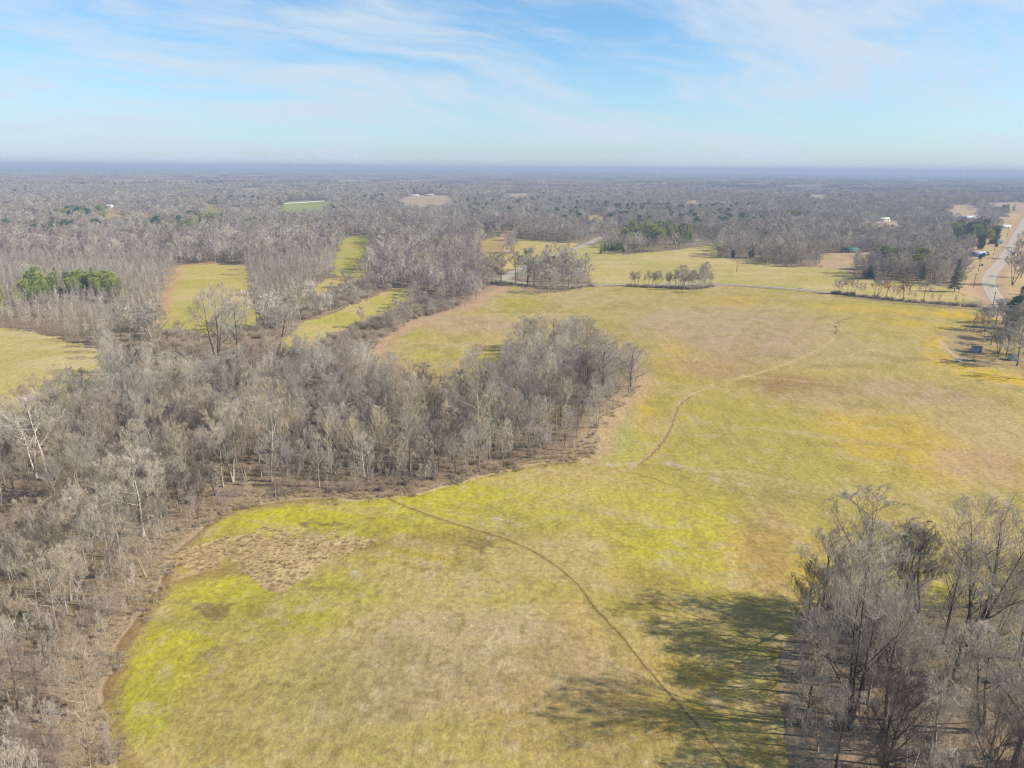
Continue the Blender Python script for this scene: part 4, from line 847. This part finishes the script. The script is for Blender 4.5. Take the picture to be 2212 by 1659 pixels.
# dry grass on the margin of the wood and the stubble patch
EDGE = poly([(262, 1690), (207, 1500), (330, 1280), (405, 1160), (450, 1122), (500, 1098), (560, 1084), (640, 1079), (840, 1073), (920, 1061), (1000, 1038), (1070, 1018), (1150, 1004), (1220, 997), (1265, 985), (1292, 966)])
STUBP = poly([(378, 1225), (400, 1195), (430, 1180), (520, 1167), (590, 1152), (640, 1162), (795, 1166), (785, 1182), (700, 1200), (675, 1232), (640, 1266), (562, 1281), (550, 1252), (530, 1222), (480, 1216), (420, 1230)])
gx, gy = jitter_grid(-160, 80, 60, 240, 1.0); d = dist_line(gx, gy, EDGE); wx_, wy_ = warp(gx, gy)
m = ((d < 4.5) & ~inside(wx_, wy_, MAIN) & (nr_.random(gx.size) < .8)) | (inside(gx + 9 * (fbm(gx, gy, 6, 3, 8) - .5), gy + 9 * (fbm(gx, gy, 2.2, 2, 14) - .5) + 5 * (fbm(gx, gy, 24, 4, 3) - .5), STUBP) & (nr_.random(gx.size) < .85)); gx, gy = gx[m], gy[m]
fx, fy, _ = at(470, 1200); fu = (gx - fx) * .80 - (gy - fy) * .60; m = ~(inside(gx, gy, STUBP) & (np.sin(fu * 2.2 + 2.0 * fbm(gx, gy, 24, 4, 3)) > .3) & (gx < at(560, 1200)[0])); gx, gy = gx[m], gy[m]
instancer('dry_grass', TUFT, gx, gy, ground_h(gx, gy), nr_.uniform(.3, .75, gx.size), nr_.integers(0, 3, gx.size), 'straw coloured dry grass on the stubble patch and along the woods edge', 'dry grass')

# ------------------------------------------------------------------ evergreens, each its own tree
def evergreen(x, y, h, kind, label, group=None, wide=1.0):
    c = [i for i, p in enumerate(PINES) if p[0] == kind]; i = rng.choice(c); nm, a, b, hn_ = PINES[i]; s = h / hn_
    r = empty({'pine': 'pine_tree', 'young': 'pine_tree', 'golden': 'pine_tree', 'spruce': 'spruce_tree', 'cedar': 'cedar_tree'}[kind], (x, y, float(ground_h(x, y))), rng.uniform(0, 6.28)); r.scale = (s * wide, s * wide, s)
    t = add('trunk', a, r); add('crown', b, r); t.color = tuple(TINTS['brown']) + (1,); tag(r, label, 'tree', group)
def stand(pts, n, kinds, hr, label, group, mind=3.0):
    P = poly(pts); got = []; k = 0
    while len(got) < n and k < 6000:
        k += 1; x = rng.uniform(P[:, 0].min(), P[:, 0].max()); y = rng.uniform(P[:, 1].min(), P[:, 1].max())
        if not inside(np.array([x]), np.array([y]), P)[0] or any(math.hypot(x - a, y - b) < mind for a, b in got): continue
        got.append((x, y))
    xs = sorted(a / b for a, b in got); ys = sorted(b for a, b in got); m_ = len(got)
    for x, y in got:
        q = xs.index(x / y) / m_; f = ys.index(y) / m_; h = rng.uniform(*hr); u = (h - hr[0]) / (hr[1] - hr[0])
        side = ['left end', 'left half', 'centre', 'right half', 'right end'][min(4, int(q * 5))]; row = ['front', 'middle', 'back'][min(2, int(f * 3))]
        sz = ['short', 'low', 'tall', 'tallest'][min(3, int(u * 4))] if m_ > 12 else ('short' if u < .5 else 'tall')
        evergreen(x, y, h, rng.choice(kinds), f'{sz} {label}, {row} row, {side}', group)
for st_ in STANDS: stand(*st_)
for px, py, top, kd, l in ((1900, 583, 531, 'pine', 'tall dark pine behind the green house lawn'), (1916, 584, 540, 'golden', 'golden green pine beside the tall dark pine'), (1925, 580, 536, 'pine', 'green pine right of the golden green pine'),
        (1971, 582, 532, 'pine', 'dark topped pine left of the second golden pine'), (1987, 586, 536, 'golden', 'light green pine in the clump above the hedge'), (2000, 582, 540, 'pine', 'green pine at the right of the clump above the hedge'), (1978, 598, 550, 'golden', 'yellow tinged pine in front of the clump above the hedge'),
        (1991, 607, 566, 'spruce', 'dark layered spruce standing behind the driveway hedge'), (2061, 630, 560, 'spruce', 'tall dark blue green spruce near the highway bend'), (1875, 601, 573, 'cedar', 'dark cedar mass at the left end of the clump by the hedge'), (1868, 600, 577, 'cedar', 'low dark cedar at the outer left of the clump by the hedge'), (1884, 602, 574, 'cedar', 'blackish cedar between the clump and the hedge field'),
        (1622, 557, 529, 'cedar', 'dark cedar in the left part of the round clump'), (1583, 557, 540, 'cedar', 'small dark cedar at the left end of the round clump'), (2208, 636, 618, 'cedar', 'dark cedar on the right border beside the highway'), (2185, 712, 640, 'cedar', 'grey green cedar between the highway and the yard'), (2172, 730, 700, 'cedar', 'low dark cedar among the yard trees')):
    x, y, z = at(px, py); evergreen(x, y, height_for(px, py, top), kd, l, wide=1.25 if kd in ('golden', 'pine') else 1.0)
gx, gy = [], []
for pts, n in (([(610, 420), (615, 408), (690, 405), (700, 418)], 60), ([(865, 420), (880, 408), (950, 405), (960, 418)], 80), ([(2060, 408), (2065, 403), (2105, 402), (2110, 407)], 70), ([(1200, 384), (1205, 379), (1270, 378), (1270, 383)], 120), ([(960, 382), (960, 378), (1020, 377), (1020, 381)], 70), ([(1530, 470), (1540, 455), (1640, 455), (1630, 470)], 30), ([(1590, 500), (1590, 485), (1625, 485), (1620, 500)], 16), ([(0, 430), (0, 415), (70, 408), (90, 425)], 14), ([(700, 470), (720, 462), (760, 468), (750, 480)], 16), ([(2150, 470), (2150, 460), (2190, 455), (2200, 462)], 10), ([(1700, 392), (1700, 388), (1800, 387), (1800, 391)], 40), ([(340, 392), (340, 388), (400, 387), (400, 391)], 30)):
    P = poly(pts); x = rng; a = nr_.uniform(P[:, 0].min(), P[:, 0].max(), n * 8); b = nr_.uniform(P[:, 1].min(), P[:, 1].max(), n * 8); m = inside(a, b, P); gx.append(a[m][:n]); gy.append(b[m][:n])
rr_ = 700 * (13 ** nr_.random(9000)); th_ = nr_.uniform(-.74, .74, 9000); x, y = rr_ * np.sin(th_), rr_ * np.cos(th_); m = (fbm(x, y, 260, 4, 55) > .66) & (np.hypot(x, y) > 950) & ~is_open(x, y) & no_pines(x, y); gx.append(x[m]); gy.append(y[m])
gx, gy = np.concatenate(gx), np.concatenate(gy)
instancer('far_evergreens', EVERMASS, gx, gy, ground_h(gx, gy), nr_.uniform(.9, 1.35, gx.size), nr_.integers(0, 2, gx.size), 'dark evergreens dotted through the distant woodland', 'evergreens')
# round clump of trees in the hay field, other group members use the woodland mass; rust bush
x, y, z = at(497, 816)
rb = add('bush', bush_mesh('rust_bush', [OAKLEAF], 5.0, 60, .07, .9)); rb.location = (x, y, z); tag(rb, 'rust orange leafy bush behind the large spreading tree below the clearing', 'bush')

# ------------------------------------------------------------------ roads
def ribbon(name, P, wd, off, mat, kind='structure', a=0, b=None, z_up=.06):
    P = np.asarray(P); dense = []
    for i in range(len(P) - 1):
        L = np.hypot(*(P[i + 1] - P[i])); n = max(1, int(L / 4)); dense += [P[i] + (P[i + 1] - P[i]) * k / n for k in range(n)]
    dense.append(P[-1]); Q = np.array(dense); T = np.gradient(Q, axis=0); T /= np.hypot(T[:, 0], T[:, 1])[:, None] + 1e-9; N = np.stack([T[:, 1], -T[:, 0]], -1)
    Lf = Q + N * (off - wd / 2); Rt = Q + N * (off + wd / 2); zc_ = ground_h(Q[:, 0], Q[:, 1]) + z_up
    n = len(Q); V = np.zeros((2 * n, 3)); V[0::2, :2] = Lf; V[1::2, :2] = Rt; V[0::2, 2] = zc_; V[1::2, 2] = zc_
    i = np.arange(n - 1) * 2; Fc = np.stack([i, i + 1, i + 3, i + 2], -1)
    return V, Fc
def structure(name, parts, mats):
    o = add(name, mesh_from(name, parts, mats)); o['kind'] = 'structure'; return o
ASPH = plain('worn_asphalt', alb((214, 196, 172)), .9, .08, .2); LINE = plain('road_paint', alb((232, 226, 214)), .7, .1, 1); GRAV = plain('pale_gravel', alb((206, 194, 174)), .95, .12, .25); YEL = plain('yellow_paint', alb((222, 196, 120)), .7, .1, 1)
structure('highway', [ribbon('', ROAD, 8.2, 0, None) + (0,)], [ASPH])
structure('road_markings', [ribbon('', ROAD, .35, -3.6, None, z_up=.075) + (0,), ribbon('', ROAD, .35, 3.6, None, z_up=.075) + (0,), ribbon('', ROAD, .3, 0, None, z_up=.075) + (1,)], [LINE, YEL])
structure('driveway', [ribbon('', DRIVE, 3.6, 0, None, z_up=.09) + (0,)], [GRAV]); structure('gravel_lane', [ribbon('', LANE, 4.4, 0, None, z_up=.12) + (0,)], [GRAV])

# ------------------------------------------------------------------ buildings
def box(x0, x1, y0, y1, z0, z1):
    V = np.array([[x, y, z] for z in (z0, z1) for y in (y0, y1) for x in (x0, x1)], float)
    Fc = np.array([[0, 2, 3, 1], [4, 5, 7, 6], [0, 1, 5, 4], [2, 6, 7, 3], [0, 4, 6, 2], [1, 3, 7, 5]]); return V, Fc
def gable_roof(L, W, z, rise, over=.5, th=.18):
    """ridge along x, solid with thickness"""
    a, b = L / 2 + over, W / 2 + over; dz = rise * over / (W / 2)
    pr = [(-b, z - dz), (0, z + rise), (b, z - dz), (b, z - dz + th), (0, z + rise + th * 1.1), (-b, z - dz + th)]
    V = np.array([[s * a, p[0], p[1]] for s in (-1, 1) for p in pr]); Fs = [[i, (i + 1) % 6, 6 + (i + 1) % 6, 6 + i] for i in range(6)]
    Fs += [[0, 5, 4, 1], [1, 4, 3, 2], [6, 7, 10, 11], [7, 8, 9, 10]]; return V, np.array(Fs)
def wall_body(L, W, h, rise):
    V, Fc = box(-L / 2, L / 2, -W / 2, W / 2, -.4, h); V = np.vstack([V, [[-L / 2, 0, h + rise - .04], [L / 2, 0, h + rise - .04]]])
    return V, Fc, np.array([[4, 6, 8], [5, 9, 7]])
GLASS = plain('window_glass', (.05, .06, .075), .15, .05, 1, .6)
WHITE = plain('white_paint', (.72, .71, .69), .6, .05)
def house(px, py, L, W, h, rise, rz, wall_c, roof_c, label, name='house', cat='house', nwin=3, chimney=False):
    x, y, z = at(px, py); r = empty(name, (x, y, z), rz); wm = plain(name + '_wall', wall_c, .8, .06); rm = plain(name + '_roof', roof_c, .75, .1, 2)
    V, Fc, G = wall_body(L, W, h, rise); add('wall', mesh_from('wall', [(V, Fc, 0), (V, G, 0)], [wm]), r)
    rf = add('roof', mesh_from('roof', [gable_roof(L, W, h, rise) + (0,)], [rm]), r)
    if chimney: add('chimney', mesh_from('chimney', [box(L * .2, L * .2 + .9, .3, 1.2, h + rise * .4, h + rise + .9) + (0,)], [plain('brick', (.28, .14, .10), .9, .2, 4)]), rf)
    for s in (-1, 1):
        for k in range(nwin):
            wx = -L / 2 + L * (k + .5) / nwin
            if s < 0 and k == nwin // 2:
                add('door', mesh_from('door', [box(wx - .5, wx + .5, -W / 2 - .05, -W / 2 + .04, 0.02, 2.1) + (0,)], [WHITE]), r); continue
            yy = s * W / 2; wn = add('window', mesh_from('window', [box(wx - .6, wx + .6, min(yy, yy + s * .05), max(yy, yy + s * .05), h * .36, h * .8) + (0,)], [GLASS]), r)
            fr = [box(wx - .7, wx - .6, min(yy, yy + s * .08), max(yy, yy + s * .08), h * .33, h * .83), box(wx + .6, wx + .7, min(yy, yy + s * .08), max(yy, yy + s * .08), h * .33, h * .83), box(wx - .598, wx + .598, min(yy, yy + s * .07), max(yy, yy + s * .07), h * .8, h * .83), box(wx - .598, wx + .598, min(yy, yy + s * .07), max(yy, yy + s * .07), h * .33, h * .36)]
            add('frame', mesh_from('frame', [f + (0,) for f in fr], [WHITE]), wn)
    return tag(r, label, cat)
house(1834, 545, 15, 9, 2.8, 2.2, R(-6), (.10, .13, .12), (.012, .115, .095), 'low house with a dark teal roof on the tan lawn')
house(2112, 553, 15, 8, 2.7, 1.8, R(20), (.20, .27, .36), (.26, .30, .36), 'blue grey house with green shrubs left of the highway')
house(1907, 478, 20, 10, 4, 2.5, R(10), (.62, .62, .60), (.50, .44, .34), 'white house with a tan roof half hidden in the middle woods')
house(2095, 477, 44, 14, 4.5, 4, R(6), (.66, .70, .72), (.60, .63, .65), 'long pale building above the dark pines', 'barn', 'barn', 5)
house(2168, 493, 16, 9, 3, 2, R(-20), (.62, .60, .55), (.58, .55, .52), 'small white house beside the upper highway')
house(2150, 526, 12, 8, 2.8, 1.8, R(12), (.08, .11, .10), (.10, .13, .12), 'dark green roofed cottage left of the highway', chimney=True)
house(2080, 517, 14, 8, 3, 2, R(-10), (.62, .64, .64), (.40, .42, .44), 'pale house showing under the dark pines')
house(1952, 484, 14, 8, 3, 2, R(4), (.60, .58, .52), (.55, .52, .46), 'cream house right of the white house in the middle woods')
house(234, 448, 16, 8, 3, 2, R(0), (.6, .58, .54), (.5, .47, .42), 'white house at the top of the small far tan field')
house(927, 423, 28, 9, 3.2, 2, R(2), (.60, .56, .48), (.40, .36, .32), 'long low brown roofed house on the far tan rise')
house(893, 424, 30, 8, 3, 1.6, R(4), (.66, .64, .58), (.62, .60, .56), 'long whitish building left of the brown roofed house on the far rise', 'farm_building', 'building')
for px, py, L, l in ((30, 400, 60, 'widest white roofed shed in the far left group'), (44, 396, 34, 'middle white roofed shed in the far left group'), (75, 396, 36, 'white roofed shed at the right of the far left group'), (5, 404, 36, 'white roofed shed cut by the left border'), (148, 412, 30, 'blue roofed building right of the white sheds far left')):
    b_ = px == 148; house(px, py, L, 18, 4.5, 3, R(3), (.70, .70, .70) if not b_ else (.3, .34, .38), (.78, .78, .78) if not b_ else (.25, .32, .40), l, 'farm_building', 'building', 4)
def shed(px, py, w_, c, label):
    x, y, z = at(px, py); r = empty('shed', (x, y, z), R(8)); m = plain('shed_boards', c, .8, .1, 3)
    V, Fc, G = wall_body(w_, w_ * .9, w_ * .78, w_ * .14); add('wall', mesh_from('wall', [(V, Fc, 0), (V, G, 0)], [m]), r)
    add('roof', mesh_from('roof', [gable_roof(w_, w_ * .9, w_ * .78, w_ * .16, .2, .12) + (0,)], [plain('shed_roof', (.10, .11, .13), .8, .1)]), r)
    dr = add('door', mesh_from('door', [box(w_ * .12, w_ * .38, -w_ * .45 - .06, -w_ * .45 - .002, .02, w_ * .6) + (0,)], [plain('shed_door', (.06, .08, .12), .7, .1)]), r)
    add('handle', mesh_from('handle', [box(w_ * .15, w_ * .17, -w_ * .45 - .12, -w_ * .45 - .062, w_ * .28, w_ * .34) + (0,)], [GLASS]), dr)
    tag(r, label, 'shed')
shed(2108, 761, 3.0, (.26, .31, .36), 'small grey blue shed standing alone in the shaded yard'); shed(2186, 778, 2.8, (.30, .36, .36), 'small grey green shed at the right edge of the yard')
# heap of white scrap beside the field
x, y, z = at(2082, 780)
r = empty('scrap_heap', (x, y, z)); tag(r, 'heap of white sheets and grey boards at the field edge of the yard', 'scrap heap')
for k, (dx, dy, a, l_, w_, hz, t_) in enumerate(((-2.4, -.3, .3, 3.4, 1.3, .25, .12), (-1.2, .9, -.5, 2.6, 1.2, .55, -.2), (.6, .8, .9, 2.4, 1.0, .8, .25), (1.4, -.2, -.3, 2.6, .9, .5, -.3), (2.6, .3, .2, 2.6, .7, .35, .15))):
    V, Fc = box(-l_ / 2, l_ / 2, -w_ / 2, w_ / 2, -.05, .07); M = Matrix.Rotation(a, 3, 'Z') @ Matrix.Rotation(t_, 3, 'Y'); V = V @ np.array(M).T + np.array([dx, dy, hz]); o = add('sheet' if k < 3 else 'board', mesh_from('sheet', [(V, Fc, 0)], [WHITE if k < 3 else plain('grey_board', (.22, .2, .2), .9)]), r)
segs = [(rng.uniform(-3, 5), rng.uniform(-1, 1), 0, rng.uniform(-3, 6), rng.uniform(-1, 1), rng.uniform(.3, 1.1), .07, .03) for _ in range(90)]
add('branches', mesh_from('branches', [tubes(segs, 3) + (0,)], [plain('dead_branches', (.12, .10, .09))]), r)
# utility poles
WOOD = plain('pole_wood', (.10, .075, .055), .9, .2, 2)
def utility_pole(px, py, top, label, rz=0):
    x, y, z = at(px, py); h = height_for(px, py, top); r = empty('utility_pole', (x, y, z), rz)
    add('pole', mesh_from('pole', [tubes([(0, 0, -.5, 0, 0, h, .22, .15)], 8) + (0,)], [WOOD]), r)
    ca = add('crossarm', mesh_from('crossarm', [box(-1.2, 1.2, -.24, -.10, h - .9, h - .7) + (0,)], [WOOD]), r)
    for s in (-1, 0, 1): add('insulator', mesh_from('insulator', [tubes([(s * 1.05, -.17, h - .7, s * 1.05, -.17, h - .42, .07, .05)], 6) + (0,)], [plain('glazed_insulator', (.35, .38, .38), .3)]), ca)
    tag(r, label, 'utility pole', 'utility poles along the roads')
for px, py, top, l in ((1591, 587, 563, 'lone utility pole in the hay field below the round clump'), (2103, 621, 590, 'utility pole on the pale verge left of the highway bend'), (2113, 587, 562, 'utility pole above the highway bend near the blue grey house'), (2144, 664, 630, 'utility pole where the driveway meets the highway'), (2175, 512, 488, 'farthest utility pole beside the upper highway'), (2146, 551, 530, 'utility pole across the verge from the blue grey house')): utility_pole(px, py, top, l)
# water tower and masts on the horizon
def tower(px, dist, h, label):
    d_ = fwd + (px - 1106) / F * right2 + (829.5 - 367) / F * up2; k_ = dist / math.hypot(d_[0], d_[1]); x, y = d_[0] * k_, d_[1] * k_; z = float(ground_h(x, y)); r = empty('water_tower', (x, y, z)); m = plain('tower_paint', (.75, .77, .78), .5, .03)
    add('column', mesh_from('column', [tubes([(0, 0, -1, 0, 0, h * .86, 1.6, 1.2)], 10) + (0,)], [m]), r)
    prof = [(1.2, .84), (3.6, .88), (4.6, .92), (4.2, .96), (2.2, .99), (.2, 1.0)]; add('tank', mesh_from('tank', [tubes([(0, 0, h * a[1], 0, 0, h * b[1], a[0], b[0]) for a, b in zip(prof, prof[1:])], 16) + (0,)], [m]), r); tag(r, label, 'water tower')
tower(1420, 6500, 86, 'tiny white water tower on the horizon')
def mast(px, dist, h, label):
    d_ = fwd + (px - 1106) / F * right2 + (829.5 - 367) / F * up2; k_ = dist / math.hypot(d_[0], d_[1]); x, y = d_[0] * k_, d_[1] * k_; r = empty('radio_mast', (x, y, float(ground_h(x, y))))
    s_ = []; 
    for k in range(24): z0, z1 = h * k / 24, h * (k + 1) / 24; s_ += [(-.5, 0, z0, .5, 0, z1, .08, .08), (.5, 0, z0, -.5, 0, z1, .08, .08)]
    add('lattice', mesh_from('lattice', [tubes([(-.5, 0, 0, -.5, 0, h, .12, .12), (.5, 0, 0, .5, 0, h, .12, .12), (0, .8, 0, 0, .8, h, .12, .12)] + s_, 4) + (0,)], [plain('galvanised_steel', (.35, .37, .4), .5)]), r); add('antenna', mesh_from('antenna', [tubes([(0, .3, h, 0, .3, h + 5, .12, .06)], 6) + (0,)], [GLASS]), r); tag(r, label, 'radio mast')
mast(2078, 1900, 76, 'thin radio mast on the horizon at the right'); mast(1367, 2300, 74, 'faint radio mast left of the water tower')
# white rail fence on the far green paddock
P0, P1 = at(612, 441), at(700, 435); L = math.hypot(P1[0] - P0[0], P1[1] - P0[1]); r = empty('rail_fence', P0, math.atan2(P1[1] - P0[1], P1[0] - P0[0]))
pts = [at(612 + 88 * k / 40, 441 - 6 * k / 40) for k in range(41)]; inv = Matrix.Rotation(-r.rotation_euler.z, 3, 'Z')
loc = [np.array(inv @ (Vector(p) - Vector(P0))) for p in pts]
add('rail', mesh_from('rail', [tubes([tuple(a + [0, 0, zz_]) + tuple(b + [0, 0, zz_]) + (.22, .22) for a, b in zip(loc, loc[1:]) for zz_ in (.6, 1.4)], 4) + (0,)], [WHITE]), r)
pp = add('posts', mesh_from('posts', [tubes([tuple(a + [0, 0, -.3]) + tuple(a + [0, 0, 1.8]) + (.2, .2) for a in loc], 4) + (0,)], [WHITE]), r); tag(r, 'long white fence across the far green paddock', 'fence')
# shrubs round the blue grey house and a parked car
for px, py, l in ((2124, 555, 'dark evergreen shrub right of the blue grey house'), (2131, 553, 'round evergreen shrub nearest the highway at the blue grey house'), (2117, 560, 'green shrub before the door of the blue grey house'), (2152, 533, 'shrub in front of the dark cottage')):
    x, y, z = at(px, py); evergreen(x, y, 4.0, 'cedar', l, wide=1.9)
def car(px, py, rz, c, label):
    x, y, z = at(px, py); r = empty('parked_car', (x, y, z + .02), rz); m = plain('car_paint', c, .3, .02, 1, .6)
    prof = [(-2.2, .35), (-2.2, .85), (-1.5, .98), (1.1, .98), (2.15, .8), (2.2, .35)]
    def ext(pr, w0): V = np.array([[p[0], s * w0, p[1]] for s in (-1, 1) for p in pr]); n = len(pr); return V, np.array([[i, (i + 1) % n, n + (i + 1) % n, n + i] for i in range(n)]), np.array([[0, i, i + 1] for i in range(1, n - 1)] + [[n, n + i + 1, n + i] for i in range(1, n - 1)])
    V, Q, T = ext(prof, .88); add('body', mesh_from('body', [(V, Q, 0), (V, T, 0)], [m]), r)
    V, Q, T = ext([(-1.7, .985), (-1.2, 1.45), (.3, 1.47), (1.0, .985)], .74); add('cabin', mesh_from('cabin', [(V, Q, 0), (V, T, 0)], [GLASS]), r)
    for a in (-1.4, 1.4):
        for s in (-1, 1): add('wheel', mesh_from('wheel', [tubes([(a, s * .7, .33, a, s * .92, .33, .33, .33), (a, s * .92, .33, a, s * .93, .33, .33, .01)], 12) + (0,)], [plain('tyre', (.02, .02, .02), .9)]), r)
    tag(r, label, 'car')
car(2121, 574, R(60), (.05, .03, .03), 'small dark car on the verge beside the highway'); car(2158, 520, R(30), (.7, .7, .7), 'white car parked by the dark cottage')

# ------------------------------------------------------------------ air
def haze():
    V, Fc = box(-47000, 47000, -47000, 47000, -70, 99)
    o = add('haze', mesh_from('haze', [(V, Fc, 0)], [])); o['kind'] = 'stuff'; o['label'] = 'thin blue haze over the distance'; o['category'] = 'haze'
    m = bpy.data.materials.new('haze'); m.use_nodes = True; t = NT(m.node_tree); m.node_tree.nodes.clear()
    v = t.n('ShaderNodeVolumePrincipled', ins={'Color': (.43, .51, .655, 1), 'Density': 0.00021, 'Anisotropy': 0.0}); out = t.n('ShaderNodeOutputMaterial'); t.link(v.outputs[0], out.inputs['Volume'])
    o.data.materials.append(m)
haze()
